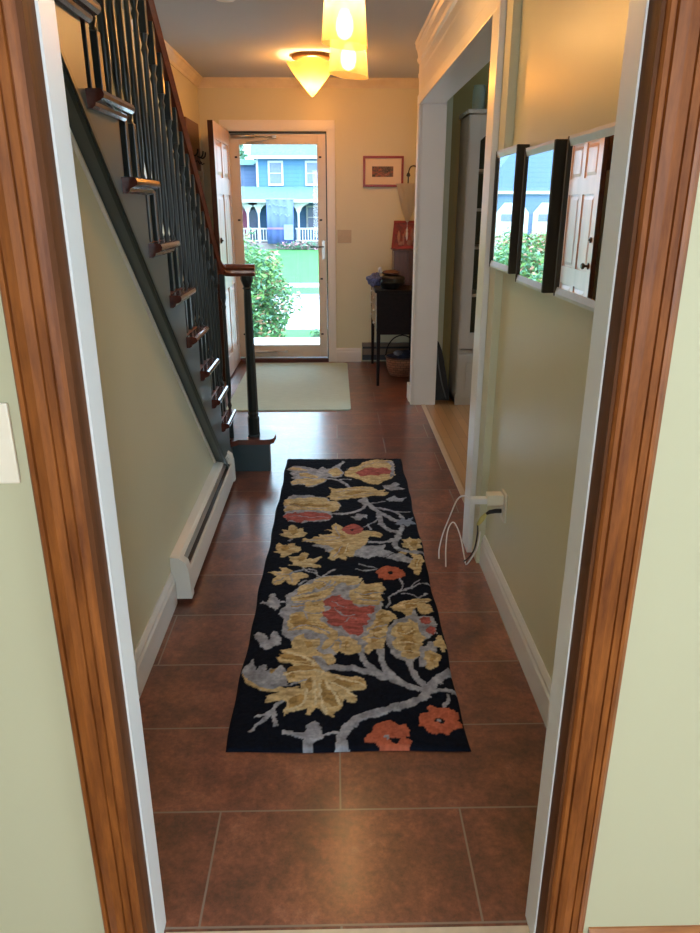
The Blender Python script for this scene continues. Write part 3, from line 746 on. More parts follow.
# entry mat
m, nt, out = newmat('sage_woven_mat'); bs = bsdf(nt, out, .95, 0, .1)
v = coords(nt, (1, 14, 1)); f = noise(nt, v, 12, 3)
nt.links.new(ramp(nt, f, [(.3, (.44, .54, .46)), (.7, (.55, .66, .58))]), bs.inputs['Base Color'])
nt.links.new(bump(nt, f, .5, .004), bs.inputs['Normal'])
b = B(); r_ = .05; cs = []
for cx_, cy_, a0 in ((.11 - r_, 5.24 + r_, -90), (.11 - r_, 6.98 - r_, 0), (-.84 + r_, 6.98 - r_, 90), (-.84 + r_, 5.24 + r_, 180)):
    for i in range(6): a = math.radians(a0 + 18 * i); cs.append((cx_ + r_ * math.cos(a), cy_ + r_ * math.sin(a)))
b.prism(cs, 'z', .0005, .010)
tag(b.build('entry_mat', m), 'pale sage green mat on the tiles before the front door', 'mat')

# ------------------------------------------------------------------ mirrors
def mirror(y0, y1, z0, z1, label):
    t = thing('wall_mirror', (.63, (y0 + y1) / 2, z0), label, 'mirror', 'framed mirrors in a row on the right wall')
    w = .014; xf = .588; xb = .629
    for ya, yb in ((y0, y0 + w), (y1 - w, y1)):
        B().box(xf, xb, ya, yb, z0, z1, .003).build('side_rail', BRONZE, t)
    for za, zb, s in ((z0, z0 + .024, 1), (z1 - .024, z1, -1)):
        b = B(); zo, zi = (za, zb) if s == 1 else (zb, za)
        b.prism([(xf + .001, zo), (xf + .001, zo + s * .008), (xf + .005, zi), (xb, zi), (xb, zo)], 'y', y0 + .004, y1 - .004)
        b.build('rail', PEWTER_SHEEN, t)  # pale colour stands in for ceiling and floor reflections on the dark frame
    B().box(xf + .006, xb - .004, y0 + w - .004, y1 - w + .004, z0 + .022, z1 - .022).build('mirror_glass', MIRROR, t)
    return t
mirror(2.505, 2.832, 1.235, 1.64, 'framed mirror farthest from the camera, next to the wide opening')
mirror(2.075, 2.405, 1.219, 1.62, 'middle one of the three framed mirrors on the right wall')
mirror(1.615, 1.97, 1.224, 1.618, 'framed mirror nearest the doorway, reflecting the panelled door')

# outlet with plugs
ot = thing('outlet_plate', (.63, 2.42, .35), 'ivory wall outlet plate below the mirrors', 'outlet')
B().box(.622, .630, 2.385, 2.455, .335, .45, .003).build('plate', IVORY, ot)
for z in (.365, .42): B().box(.619, .623, 2.405, 2.435, z - .014, z + .014, .002).build('socket', IVORY, ot)
ad = thing('plug_adapter', (.6, 2.42, .42), 'white plug adapter standing out of the wall outlet', 'plug')
b = B(); b.box(.560, .6185, 2.398, 2.442, .402, .444, .004); b.build('body', IVORY, ad)
b = B(); b.box(.497, .560, 2.405, 2.435, .405, .428, .004); b.build('plug_head', WHITE, ad)
b = B(); pth = bez([(.497, 2.42, .416), (.487, 2.48, .41), (.475, 2.56, .36), (.465, 2.66, .24), (.452, 2.73, .13), (.443, 2.75, .05), (.443, 2.745, .006)], 8)
b.tube(pth, .0032, 6); b.build('cord', WHITE, ad)
c2 = thing('charger_cord', (.58, 2.42, .36), 'thin black cord with yellow connector plugged into the outlet', 'cord')
b = B(); b.tube([(.6185, 2.42, .372), (.598, 2.42, .372), (.575, 2.42, .368), (.562, 2.42, .36)], [.009, .009, .008, .005]); b.build('plug_head', BLACK, c2)
b = B(); b.tube([(.562, 2.42, .36), (.548, 2.42, .34), (.533, 2.42, .315)], [.006, .011, .006]); b.build('connector', M('yellow_rubber', (.55, .48, .15), .5), c2)
b = B(); b.tube(bez([(.533, 2.42, .315), (.545, 2.47, .25), (.555, 2.56, .14), (.553, 2.66, .05), (.548, 2.72, .006)], 8), .0032, 6)
b.build('cable', BLACK, c2)
c3 = thing('loose_cord', (.5, 2.8, .004), 'white loose cord looping up from the tiles at the baseboard corner', 'cord')
b = B(); b.tube(bez([(.462, 2.72, .006), (.475, 2.82, .05), (.50, 2.93, .085), (.535, 2.99, .09), (.560, 2.95, .04), (.556, 2.80, .006), (.555, 2.74, .006), (.585, 2.70, .10), (.600, 2.72, .17)], 8), .0030, 6)
b.build('cable', WHITE, c3)

for o_ in (ot, ad, c2): o_.location.y += .05
# near wall plate on the left
sp = thing('wall_plate', (-.52, 1.03, 1.05), 'cream wall plate on the near wall, left of the doorway', 'wall plate')
B().box(-.562, -.481, 1.0225, 1.0295, 1.055, 1.181, .003).build('plate', CREAM, sp)
B().box(-.537, -.505, 1.018, 1.023, 1.085, 1.150, .002).build('rocker', CREAM, sp)
# far double switch plate
sp = thing('switch_plate', (.09, 7.08, 1.13), 'tan double switch plate beside the front door', 'light switch')
B().box(.022, .152, 7.072, 7.0795, 1.13, 1.247, .003).build('plate', M('tan_plate', (.50, .42, .28), .4), sp)
for x in (.058, .116): B().box(x - .008, x + .008, 7.064, 7.073, 1.178, 1.20, .002).build('toggle', M('tan_plate', (.5, .42, .28)), sp)

# ------------------------------------------------------------------ framed picture
pc = thing('framed_picture', (.443, 7.08, 1.623), 'small framed print with red frame and wide cream mat', 'picture')
b = B(); x0, x1, z0, z1, w = .258, .629, 1.623, 1.886, .020
b.box(x0, x1, 7.055, 7.079, z0, z0 + w, .003); b.box(x0, x1, 7.055, 7.079, z1 - w, z1, .003); b.box(x0, x0 + w, 7.055, 7.079, z0 + w, z1 - w, .003); b.box(x1 - w, x1, 7.055, 7.079, z0 + w, z1 - w, .003)
b.build('frame', RED, pc)
B().box(x0 + w, x1 - w, 7.066, 7.078, z0 + w, z1 - w).build('mount', MATP, pc)
m, nt, out = newmat('print_image'); bs = bsdf(nt, out, .7)
f = noise(nt, coords(nt, (1, 1, 1.6)), 34, 4, .7)
nt.links.new(ramp(nt, f, [(.35, (.03, .03, .035)), (.5, (.16, .12, .11)), (.58, (.35, .09, .06)), (.7, (.30, .26, .24))]), bs.inputs['Base Color'])
B().box(.341, .535, 7.064, 7.067, 1.709, 1.798).build('print', m, pc)

# ------------------------------------------------------------------ desk group in the entry corner
dk = thing('small_desk', (.52, 6.3, 0), 'small dark wood desk with slim square legs in the entry corner', 'desk')
DW = wood('dark_walnut', (.006, .004, .005), (.016, .009, .010), 'y', .55, 14, 0, .15)
DF = wood('olive_walnut', (.10, .065, .03), (.17, .11, .05), 'z', .3)
B().box(.322, .752, 5.99, 7.03, .785, .808, .004).build('desk_top', DW, dk)
B().box(.352, .745, 6.03, 6.99, .44, .785).build('body', DW, dk)
for i, (a, c) in enumerate(((.675, .77), (.57, .665), (.46, .56))):
    d = B().box(.340, .352, 6.075, 6.95, a, c, .003).build('drawer', DF, dk)
    for y in (6.25, 6.78):
        B().lathe([(.004, 0), (.004, .008), (.009, .012), (.010, .018), (.005, .022)], 0, 0, 10, mx=Matrix.Translation((.341, y, (a + c) / 2)) @ Matrix.Rotation(-PI / 2, 4, 'Y')).build('knob', PEWTER_SHEEN, d)
for x, y in ((.358, 6.042), (.358, 6.975), (.727, 6.042), (.727, 6.975)):
    b = B(); s0, s1 = .011, .020
    b.add([(x - s0, y - s0, 0), (x + s0, y - s0, 0), (x + s0, y + s0, 0), (x - s0, y + s0, 0), (x - s1, y - s1, .785), (x + s1, y - s1, .785), (x + s1, y + s1, .785), (x - s1, y + s1, .785)],
          [(0, 3, 2, 1), (4, 5, 6, 7), (0, 1, 5, 4), (1, 2, 6, 5), (2, 3, 7, 6), (3, 0, 4, 7)])
    b.build('leg', DW, dk)
# tray of odds and ends
ty = thing('shallow_tray', (.4, 6.2, .809), 'black tray heaped with odds and ends on the small desk', 'tray')
def blob(bb, x, y, z, rx, ry, rz, seg=12, jit=.18, seed=0, mx=None):
    bm = bmesh.new(); bmesh.ops.create_icosphere(bm, subdivisions=3, radius=1); rr = random.Random(seed)
    ph = [rr.uniform(0, 6) for _ in range(6)]
    for v_ in bm.verts:
        c = v_.co.copy(); k = 1 + jit * (math.sin(c.x * 4 + ph[0]) * math.cos(c.y * 5 + ph[1]) + .5 * math.sin(c.z * 7 + ph[2]))
        v_.co = Vector((x + c.x * rx * k, y + c.y * ry * k, z + c.z * rz * k))
    bb.bm(bm, mx, True)
b = B(); b.add([], [])
b.lathe([(.10, 0), (.14, .05), (.145, .055), (.13, .05), (.09, .01)], .0, .0, 20, mx=Matrix.Translation((.46, 6.18, .809)) @ Matrix.Diagonal((.72, 1.1, 1, 1)))
b.build('tray', BLACK, ty)
NAVY = M('navy_cloth', (.02, .026, .06), .8, var=.4, scale=30)
def item(name, mat, label, cat, *a, **k):
    b = B(); blob(b, *a, **k); return tag(b.build(name, mat), label, cat)
item('black_pouch', BLACK, 'black soft pouch lying in the tray on the small desk', 'pouch', .475, 6.17, .872, .10, .11, .055, seed=1)
item('folded_scarf', M('blue_white_cloth', (.09, .11, .26), .8, var=.75, scale=60), 'blue and white bundled cloth hanging over the desk front edge', 'cloth', .325, 6.12, .885, .055, .075, .05, jit=.3, seed=2)
item('brown_wallet', M('brown_leather', (.09, .03, .022), .4), 'brown leather wallet on top of the heaped tray', 'wallet', .46, 6.16, .935, .07, .06, .022, jit=.1, seed=3)
item('white_trinket', M('white_ceramic', (.6, .6, .65), .3), 'small pale round trinket on top of the heap', 'trinket', .372, 6.14, .955, .018, .018, .028, jit=.05, seed=4)
# standing chest on the desk
ch = thing('wooden_cabinet', (.62, 6.5, .809), 'dark red brown wooden cabinet standing on the small desk', 'cabinet')
CW = wood('red_brown_wood', (.05, .016, .012), (.14, .05, .035), 'z', .35)
B().box(.505, .748, 6.40, 6.66, .809, 1.095, .004).build('body', CW, ch)
B().box(.495, .752, 6.39, 6.67, 1.095, 1.108, .003).build('cabinet_top', CW, ch)
for x in (.512, .630): B().box(x, x + .108, 6.392, 6.40, .83, 1.08, .002).build('door', CW, ch)
# carved red tray propped on the cabinet
cf = thing('carved_panel', (.62, 6.52, 1.11), 'red carved wooden panel with pale figures leaning above the cabinet', 'carving')
mx = Matrix.Translation((.615, 6.50, 1.109)) @ Matrix.Rotation(math.radians(-12), 4, 'X')
CARV = M('red_carved_wood', (.22, .028, .018), .4, var=.5, scale=30, bmp=.5)
b = B(); hw, hh = .115, .235
b.add([(-hw - .01, 0, 0), (hw, 0, 0), (hw, 0, .022), (-hw - .01, 0, .022), (-hw - .01, .02, 0), (hw, .02, 0), (hw, .02, .022), (-hw - .01, .02, .022)], [(0, 3, 2, 1), (4, 5, 6, 7), (0, 1, 5, 4), (1, 2, 6, 5), (2, 3, 7, 6), (3, 0, 4, 7)], mx=mx)
b.box(-hw + .01, hw, 0, .02, hh - .022, hh, .002, mx); b.box(hw - .02, hw, 0, .02, .02, hh - .02, .002, mx)
b.prism([(-hw - .01, .02), (-hw + .012, .02), (-hw + .03, hh - .02), (-hw + .01, hh - .02)], 'y', 0, .02, mx)
b.build('frame', RED, cf)
B().box(-hw + .012, hw - .018, .008, .018, .02, hh - .02, 0, mx).build('panel', CARV, cf)
FIG = M('pale_figure_paint', (.34, .16, .12), .5)
for i, (px_, pz_, rx_, rz2) in enumerate(((-.06, .10, .014, .05), (-.045, .045, .022, .02), (.0, .13, .012, .035), (.035, .05, .024, .024), (.055, .12, .014, .05), (-.02, .08, .008, .05))):
    b = B(); blob(b, px_, .006, pz_, rx_, .007, rz2, seed=i, jit=.1, mx=mx); b.build('figure', FIG, cf)
# lamp with twisted white shade hanging from a curved arm
lp = thing('wall_lamp', (.76, 6.62, 1.5), 'wall lamp with curved black arm and pointed white fluted glass shade', 'lamp')
b = B(); b.tube(bez([(.755, 6.62, 1.62), (.735, 6.61, 1.70), (.70, 6.58, 1.765), (.655, 6.53, 1.775), (.626, 6.505, 1.74), (.620, 6.50, 1.64), (.620, 6.50, 1.42)], 6), .006, 8); b.build('arm', BLACK, lp)
b = B(); b.lathe([(.010, 1.69), (.018, 1.70), (.010, 1.72)], .621, 6.5, 12)
b.build('finial', BLACK, lp)
b = B(); b.lathe([(.045, 0), (.045, .008), (.02, .016)], 0, 0, 16, mx=Matrix.Translation((.7595, 6.62, 1.62)) @ Matrix.Rotation(-PI / 2, 4, 'Y')); b.build('wall_plate', BLACK, lp)
SH = shade_mat('white_fluted_glass', (.70, .66, .58), (1, .95, .85), .0, .05)
vs = []; fs = []; seg = 48; prof = [(.096, 1.635), (.090, 1.60), (.075, 1.53), (.055, 1.45), (.035, 1.385), (.014, 1.335), (.004, 1.325)]
for i, (r, z) in enumerate(prof):
    for k in range(seg):
        a = 2 * PI * k / seg + i * .22; rr = r * (1 + .07 * math.cos(8 * (2 * PI * k / seg))); vs.append((.621 + rr * math.cos(a), 6.5 + rr * math.sin(a), z))
for i in range(len(prof) - 1):
    for k in range(seg): fs.append((i * seg + k, i * seg + (k + 1) % seg, (i + 1) * seg + (k + 1) % seg, (i + 1) * seg + k))
fs.append([(len(prof) - 1) * seg + k for k in range(seg)])
b = B(); b.add(vs, fs, True); b.build('lamp_shade', SH, lp)
b = B(); b.tube([(.621, 6.5, 1.325), (.621, 6.5, 1.27)], .002, 6); b.lathe([(.003, 1.285), (.008, 1.265), (.006, 1.25), (.010, 1.235), (.007, 1.19), (.002, 1.175)], .621, 6.5, 10); b.build('tassel', PEWTER_SHEEN, lp)

# basket under the desk
bk = thing('splint_basket', (.60, 6.48, 0), 'brown splint basket with tall hoop handle under the small desk', 'basket')
m, nt, out = newmat('woven_splint'); bs = bsdf(nt, out, .6)
w_ = nt.nodes.new('ShaderNodeTexBrick'); w_.inputs['Scale'].default_value = 1; w_.inputs['Brick Width'].default_value = .05; w_.inputs['Row Height'].default_value = .022; w_.inputs['Mortar Size'].default_value = .0018
w_.inputs['Color1'].default_value = (.22, .085, .045, 1); w_.inputs['Color2'].default_value = (.34, .15, .08, 1); w_.inputs['Mortar'].default_value = (.06, .02, .012, 1)
tc = nt.nodes.new('ShaderNodeTexCoord'); sx = nt.nodes.new('ShaderNodeSeparateXYZ'); nt.links.new(tc.outputs['Object'], sx.inputs[0])
at2 = nt.nodes.new('ShaderNodeMath'); at2.operation = 'ARCTAN2'; nt.links.new(sx.outputs[1], at2.inputs[0]); nt.links.new(sx.outputs[0], at2.inputs[1])
mu = nt.nodes.new('ShaderNodeMath'); mu.operation = 'MULTIPLY'; mu.inputs[1].default_value = .16; nt.links.new(at2.outputs[0], mu.inputs[0])
cb = nt.nodes.new('ShaderNodeCombineXYZ'); nt.links.new(mu.outputs[0], cb.inputs[0]); nt.links.new(sx.outputs[2], cb.inputs[1]); nt.links.new(cb.outputs[0], w_.inputs['Vector'])
nt.links.new(w_.outputs['Color'], bs.inputs['Base Color'])
nt.links.new(bump(nt, w_.outputs['Fac'], -.5, .004), bs.inputs['Normal'])
BZ = Matrix.Translation((.60, 6.46, 0))
b = B(); b.lathe([(.105, .004), (.125, .03), (.14, .09), (.148, .175), (.142, .175), (.134, .09), (.118, .035), (.09, .02)], 0, 0, 28, mx=BZ); b.build('bowl', m, bk)
b = B(); ring = [(.149 * math.cos(t * PI / 12), .149 * math.sin(t * PI / 12), .172) for t in range(25)]; b.tube(ring, .008, 6, mx=BZ); b.build('rim', CW, bk)
b = B(); b.tube([(.147 * math.cos(t * PI / 16), .02, .17 + .19 * math.sin(t * PI / 16)) for t in range(17)], .006, 6, mx=BZ); b.build('handle', DW, bk)
item('navy_cloth', NAVY, 'dark blue crumpled cloth filling the splint basket', 'cloth', .60, 6.46, .165, .115, .115, .055, jit=.25, seed=9)
item('grey_mitten', M('grey_blue_knit', (.16, .18, .25), .9), 'grey blue knitted mitten on top of the basket', 'mitten', .56, 6.40, .215, .04, .05, .022, jit=.15, seed=11)

# far wall heater
fh = thing('baseboard_heater', (.5, 7.04, 0), 'dark low baseboard heater on the entry wall behind the desk', 'heater')
B().box(.256, .755, 7.035, 7.078, .155, .19, .004).build('top_cover', M('brown_enamel', (.16, .11, .07), .4), fh)
B().box(.26, .755, 7.045, 7.078, .02, .155).build('fins', BLACK, fh)
B().box(.26, .755, 7.030, 7.036, .075, .135, .002).build('front_panel', M('brown_enamel', (.2, .1, .07)), fh)

# ------------------------------------------------------------------ front door set
b = B(); b.box(-.06, .003, 7.06, 7.079, 0, 2.105, .003); b.box(-1.03, -.97, 7.06, 7.079, 0, 2.105, .003); b.box(-1.03, .003, 7.058, 7.079, 2.105, 2.18, .003)
b.box(-.072, -.06, 7.06, 7.2, 0, 2.105); b.box(-.97, -.958, 7.06, 7.2, 0, 2.105); b.box(-.97, -.06, 7.06, 7.2, 2.09, 2.105)
struct(b, 'trim_11', WHITE, 'white casing around the front door', 'casing')
struct(B().box(-.958, -.072, 7.05, 7.22, 0, .035, .004), 'trim_12', M('dark_sill', (.10, .035, .03), .35), 'dark wood sill of the front door', 'threshold')
b = B(); b.box(-.082, -.072, 7.085, 7.16, .035, 2.09); b.box(-.958, -.072, 7.085, 7.16, 2.075, 2.09)
struct(b, 'trim_13', BLACK, 'black weather strip inside the front door frame', 'weather strip')
sd = thing('door_1', (-.5, 7.12, .035), 'full glass almond storm door leading outside', 'door', kind='structure')
b = B(); x0, x1, z0, z1 = -.956, -.083, .04, 2.073; gx0, gx1, gz0, gz1 = -.872, -.153, .155, 1.99
b.box(x0, gx0, 7.11, 7.14, z0, z1, .003); b.box(gx1, x1, 7.11, 7.14, z0, z1, .003); b.box(gx0, gx1, 7.11, 7.14, z0, gz0, .003); b.box(gx0, gx1, 7.11, 7.14, gz1, z1, .003)
b.build('frame', ALMOND, sd)
B().box(gx0, gx1, 7.123, 7.127, gz0, gz1).build('glass', GLASS, sd)
b = B(); b.box(gx0, gx0 + .008, 7.105, 7.112, gz0, gz1); b.box(gx1 - .008, gx1, 7.105, 7.112, gz0, gz1); b.box(gx0, gx1, 7.105, 7.112, gz0, gz0 + .008); b.box(gx0, gx1, 7.105, 7.112, gz1 - .008, gz1); b.build('glazing_bead', M('light_almond', (.66, .58, .48), .35), sd)
for x in (gx0 - .025, gx1 + .020):
    for z in (.27, .80, 1.335, 1.877):
        B().box(x - .012, x + .012, 7.098, 7.111, z - .008, z + .008, .002).build('clip', BLACK, sd)
B().box(-.128, -.096, 7.100, 7.111, .98, 1.155, .003).build('lock_plate', STEEL, sd)
b = B(); b.tube([(-.112, 7.10, 1.095), (-.112, 7.075, 1.095), (-.14, 7.07, 1.095), (-.235, 7.07, 1.094)], .006, 8); b.build('lever', BLACK, sd)
b = B(); b.tube([(-.93, 7.085, 2.05), (-.72, 7.085, 2.05)], .016, 10); b.tube([(-.72, 7.085, 2.05), (-.56, 7.085, 2.045)], .006, 8); b.box(-.57, -.52, 7.08, 7.112, 2.03, 2.06, .003); b.tube([(-.56, 7.085, 2.045), (-.66, 7.08, 2.005), (-.80, 7.08, 1.998)], .006, 6)
b.build('closer', STEEL, sd)
b = B(); b.tube([(-.86, 7.085, .10), (-.58, 7.085, .10)], .013, 10); b.tube([(-.58, 7.085, .10), (-.50, 7.085, .10)], .005, 8); b.box(-.51, -.48, 7.08, 7.112, .09, .115, .003)
b.build('closer', M('pale_metal', (.7, .68, .64), .3, .5), sd)
# inner door leaf, standing open
lf = thing('door_2', (-.962, 6.60, .02), 'pinkish white six panel front door standing open', 'door', kind='structure')
LEAF = M('pink_white_door_wood', (.66, .50, .42), .35, var=.12, scale=6, stretch=(1, 1, .2))
xL, xR = -.987, -.945; ya, yb = 6.15, 7.055; za, zb = .02, 2.085
cols = [(ya + .11, ya + .41), (yb - .41, yb - .11)]; rows = [(.20, .78), (.93, 1.55), (1.68, 1.96)]
b = B(); b.box(xL, xR - .012, ya + .006, yb, za, zb)
ys_ = [ya + .006, cols[0][0], cols[0][1], cols[1][0], cols[1][1], yb]
b.box(xR - .012, xR, ys_[0], ys_[1], za, zb); b.box(xR - .012, xR, ys_[2], ys_[3], za, zb); b.box(xR - .012, xR, ys_[4], ys_[5], za, zb)
zz = [za, .20, .78, .93, 1.55, 1.68, 1.96, zb]
for c0, c1 in cols:
    for i in (0, 2, 4, 6): b.box(xR - .012, xR, c0, c1, zz[i], zz[i + 1])
b.build('leaf', LEAF, lf)
for c0, c1 in cols:
    for r0, r1 in rows:
        b = B(); g = .018; s = .045
        def q(y0, y1, z0, z1, x): return [(x, y0, z0), (x, y1, z0), (x, y1, z1), (x, y0, z1)]
        b.add(q(c0 + g, c1 - g, r0 + g, r1 - g, xR - .0115) + q(c0 + s, c1 - s, r0 + s, r1 - s, xR - .003), [(0, 1, 5, 4), (1, 2, 6, 5), (2, 3, 7, 6), (3, 0, 4, 7), (4, 5, 6, 7), (3, 2, 1, 0)])
        b.build('raised_panel', LEAF, lf)
B().box(xL, xR, ya, ya + .006, za, zb).build('edge', wood('door_edge_wood', (.035, .012, .006), (.075, .026, .011), 'z', .5, 14, 0, .2), lf)
for z in (.98, 1.19):
    b = B(); T = Matrix.Translation((xR, ya + .065, z)) @ Matrix.Rotation(PI / 2, 4, 'Y')
    b.lathe([(.028, 0), (.028, .006), (.010, .010), (.010, .03), (.024, .04), (.027, .052), (.018, .062)] if z < 1.1 else [(.024, 0), (.022, .012), (.008, .014), (.006, .022)], 0, 0, 16, mx=T)
    b.build('knob' if z < 1.1 else 'deadbolt', M('dark_brass', (.08, .05, .03), .35, .7), lf)

# wooden coat board on the entry side wall
cb_ = thing('coat_rack_board', (-1.2, 6.6, 1.6), 'brown wooden board with black hooks high on the left entry wall', 'coat rack')
B().box(-1.199, -1.178, 6.30, 6.86, 1.75, 2.125, .005).build('board', wood('coat_board_wood', (.11, .035, .014), (.2, .07, .028), 'y', .4), cb_)
for y in (6.45, 6.70, 6.82):
    b = B(); b.tube(bez([(-1.178, y, 1.86), (-1.15, y, 1.85), (-1.13, y, 1.87), (-1.125, y, 1.90)], 4), .007, 6); b.tube([(-1.178, y, 1.83), (-1.16, y, 1.80), (-1.14, y, 1.81)], .006, 6); b.build('hook', BLACK, cb_)

# ------------------------------------------------------------------ ceiling lights
pn = thing('pendant_lamp', (.04, 3.2, ZC), 'amber glass pendant lamp with two slant-cut tube shades near the camera', 'lamp')
b = B(); b.lathe([(.10, ZC), (.10, ZC - .02), (.04, ZC - .035), (.02, ZC - .04)], .04, 3.2, 24); b.build('canopy', STEEL, pn)
def slant_shade(cx_, cy_, r0, r1, ztop, zc, slope, name='glass_shade'):
    vs = []; fs = []; seg = 32
    for i in range(9):
        t = i / 8; r = r0 + (r1 - r0) * t ** .7
        for k in range(seg):
            a = 2 * PI * k / seg
            zb_ = zc - slope * math.cos(a) * r1
            vs.append((cx_ + r * math.cos(a), cy_ + r * math.sin(a), ztop + (zb_ - ztop) * t))
    for i in range(8):
        for k in range(seg): fs.append((i * seg + k, i * seg + (k + 1) % seg, (i + 1) * seg + (k + 1) % seg, (i + 1) * seg + k))
    b = B(); b.add(vs, fs, True); return b
for cx_, cy_, zt, zc, slope, r1 in ((.040, 3.02, 2.40, 2.012, .12, .085), (.060, 3.36, 2.26, 1.965, .12, .083)):
    s_ = slant_shade(cx_, cy_, .045, r1, zt, zc, slope).build('glass_shade', AMBER, pn)
    b = B(); b.tube([(.04 + (cx_ - .04) * .3, 3.2 + (cy_ - 3.2) * .3, ZC - .03), (cx_, cy_, zt + .03)], .004, 6); b.lathe([(.02, zt - .03), (.024, zt), (.018, zt + .035)], cx_, cy_, 12); b.build('stem', STEEL, pn)
    b = B(); b.lathe([(.012, zc + .115), (.018, zc + .105), (.030, zc + .08), (.032, zc + .055), (.024, zc + .03), (.008, zc + .02)], cx_, cy_, 14)
    b.build('bulb', BULB, pn)
fm = thing('ceiling_light', (-.165, 6.05, ZC), 'amber glass cone ceiling light by the front door', 'lamp')
b = B(); b.lathe([(.15, ZC), (.15, ZC - .02), (.10, ZC - .028)], -.165, 6.05, 28); b.build('canopy', M('brass_rim', (.25, .13, .05), .4, .5), fm)
b = B(); vs = []; fs = []; seg = 48
pr = [(.190, ZC - .050), (.182, ZC - .068), (.145, ZC - .115), (.085, ZC - .185), (.03, ZC - .25), (.004, ZC - .275)]
for r, z in pr:
    for k in range(seg): a = 2 * PI * k / seg; vs.append((-.165 + r * math.cos(a), 6.05 + r * math.sin(a), z + (.010 * math.cos(4 * a) if r > .17 else 0)))
for i in range(len(pr) - 1):
    for k in range(seg): fs.append((i * seg + k, i * seg + (k + 1) % seg, (i + 1) * seg + (k + 1) % seg, (i + 1) * seg + k))
fs.append([(len(pr) - 1) * seg + k for k in range(seg)])
b.add(vs, fs, True); b.build('glass_cone', AMBER, fm)
b = B(); b.lathe([(.07, ZC - .001), (.07, ZC - .02), (.05, ZC - .034), (.0, ZC - .036)], -.57, 4.395, 20)
tag(b.build('smoke_detector', WHITE), 'white round smoke detector on the hallway ceiling', 'smoke detector')

# ------------------------------------------------------------------ side room: glazed hutch, crock, case
hc = thing('china_cabinet', (1.35, 5.55, 0), 'white tall glazed china cabinet in the side room', 'cabinet')
CWH = M('cabinet_white', (.50, .50, .48), .4, var=.02)
b = B(); b.box(.925, .945, 5.40, 5.76, 0, 2.06); b.box(1.78, 1.80, 5.40, 5.76, 0, 2.06); b.box(.925, 1.80, 5.74, 5.76, 0, 2.06); b.box(.925, 1.80, 5.40, 5.76, 2.04, 2.06); b.box(.925, 1.80, 5.40, 5.76, 0, .05)
b.box(.91, 1.82, 5.37, 5.77, 2.05, 2.075, .004); b.box(.92, 1.8, 5.39, 5.42, 0, .09); b.box(.945, 1.78, 5.40, 5.75, .40, .43)
b.build('body', CWH, hc)
for i, (a, c) in enumerate(((.93, 1.36), (1.365, 1.795))):
    b = B(); b.box(a, a + .075, 5.378, 5.398, .44, 2.04, .002); b.box(c - .075, c, 5.378, 5.398, .44, 2.04, .002); b.box(a + .075, c - .075, 5.378, 5.398, .44, .56, .002)
    # arched head rail
    prof = [(a + .075, 2.04), (a + .075, 1.88)] + [(a + .075 + (c - a - .15) * t / 10, 1.88 + .08 * math.sin(PI * t / 10)) for t in range(1, 10)] + [(c - .075, 1.88), (c - .075, 2.04)]
    poly_prism(b, prof, 'y', 5.378, 5.398)
    d = b.build('door', CWH, hc)
    B().box(a + .07, c - .07, 5.386, 5.39, .55, 1.96).build('pane', GLASS, d)
    for z in (.7, 1.12, 1.84): B().box(a - .002, a + .010, 5.372, 5.379, z - .035, z + .035).build('hinge', STEEL, d)
    b = B(); b.box(a, c, 5.378, 5.398, .06, .40, .003); b.box(a + .06, c - .06, 5.372, 5.379, .12, .34, .004); b.build('lower_door', CWH, hc)
for z in (.82, 1.16, 1.42, 1.68): B().box(.945, 1.78, 5.42, 5.74, z, z + .02).build('shelf', CWH, hc)
B().box(.946, 1.779, 5.725, 5.739, .44, 2.04).build('back_panel', M('dark_back', (.03, .045, .035), .6), hc)
b = B(); b.lathe([(.035, 2.076), (.045, 2.09), (.045, 2.20), (.038, 2.225), (.040, 2.235)], 1.0, 5.5, 18)
tag(b.build('stoneware_crock', M('grey_green_glaze', (.30, .34, .27), .4)), 'grey green cylindrical crock on top of the china cabinet', 'crock')
tag(B().box(1.09, 1.32, 5.45, 5.65, 2.076, 2.30, .01).build('brown_box', M('dark_brown_card', (.06, .03, .015), .6)), 'dark brown box on top of the china cabinet', 'box')
cs_ = thing('padded_case', (.82, 5.6, 0), 'black padded case leaning in the corner beyond the wide opening', 'case')
prof = [(.772, .0), (.898, .0), (.90, .03), (.885, .12), (.865, .22), (.845, .32), (.825, .40), (.80, .46), (.785, .475), (.772, .46)]
b = B(); poly_prism(b, prof, 'y', 5.54, 5.68); b.build('body', M('black_nylon', (.02, .021, .024), .5, var=.3, scale=20, bmp=.3), cs_)
b = B(); b.tube(bez([(.785, 5.537, .42), (.80, 5.535, .30), (.835, 5.535, .14), (.875, 5.535, .01)], 6), .006, 6); b.build('piping', M('grey_piping', (.16, .17, .18), .4), cs_)

# ------------------------------------------------------------------ outdoors
GZ = -.5
GRASS = M('lawn_green', (.085, .25, .085), .9, var=.10, scale=3, bmp=.3, spec=.1)
struct(B().box(-60, 60, 7.3, 120, GZ - .2, GZ), 'lawn', GRASS, 'bright green lawn outside', 'lawn')
ASPH = M('pale_asphalt', (.72, .70, .70), .9, var=.04, scale=2, spec=.1)
CONC = M('pale_concrete', (.80, .76, .74), .9, var=.04, scale=4, spec=.1)
struct(B().box(-60, 60, 12.2, 16.4, GZ, GZ + .012), 'street', ASPH, 'pale street crossing in front of the houses', 'street')
struct(B().box(-60, 60, 16.4, 17.0, GZ, GZ + .05), 'kerb', M('grey_kerb', (.42, .44, .55), .9), 'bluish grey kerb on the far side of the street', 'kerb')
struct(B().box(-60, 60, 19.0, 19.9, GZ, GZ + .015), 'sidewalk', CONC, 'thin pale sidewalk across the far lawn', 'sidewalk')
struct(B().box(-6, 6, 10.3, 11.1, GZ, GZ + .015), 'path', CONC, 'pale path in front of the door', 'path')
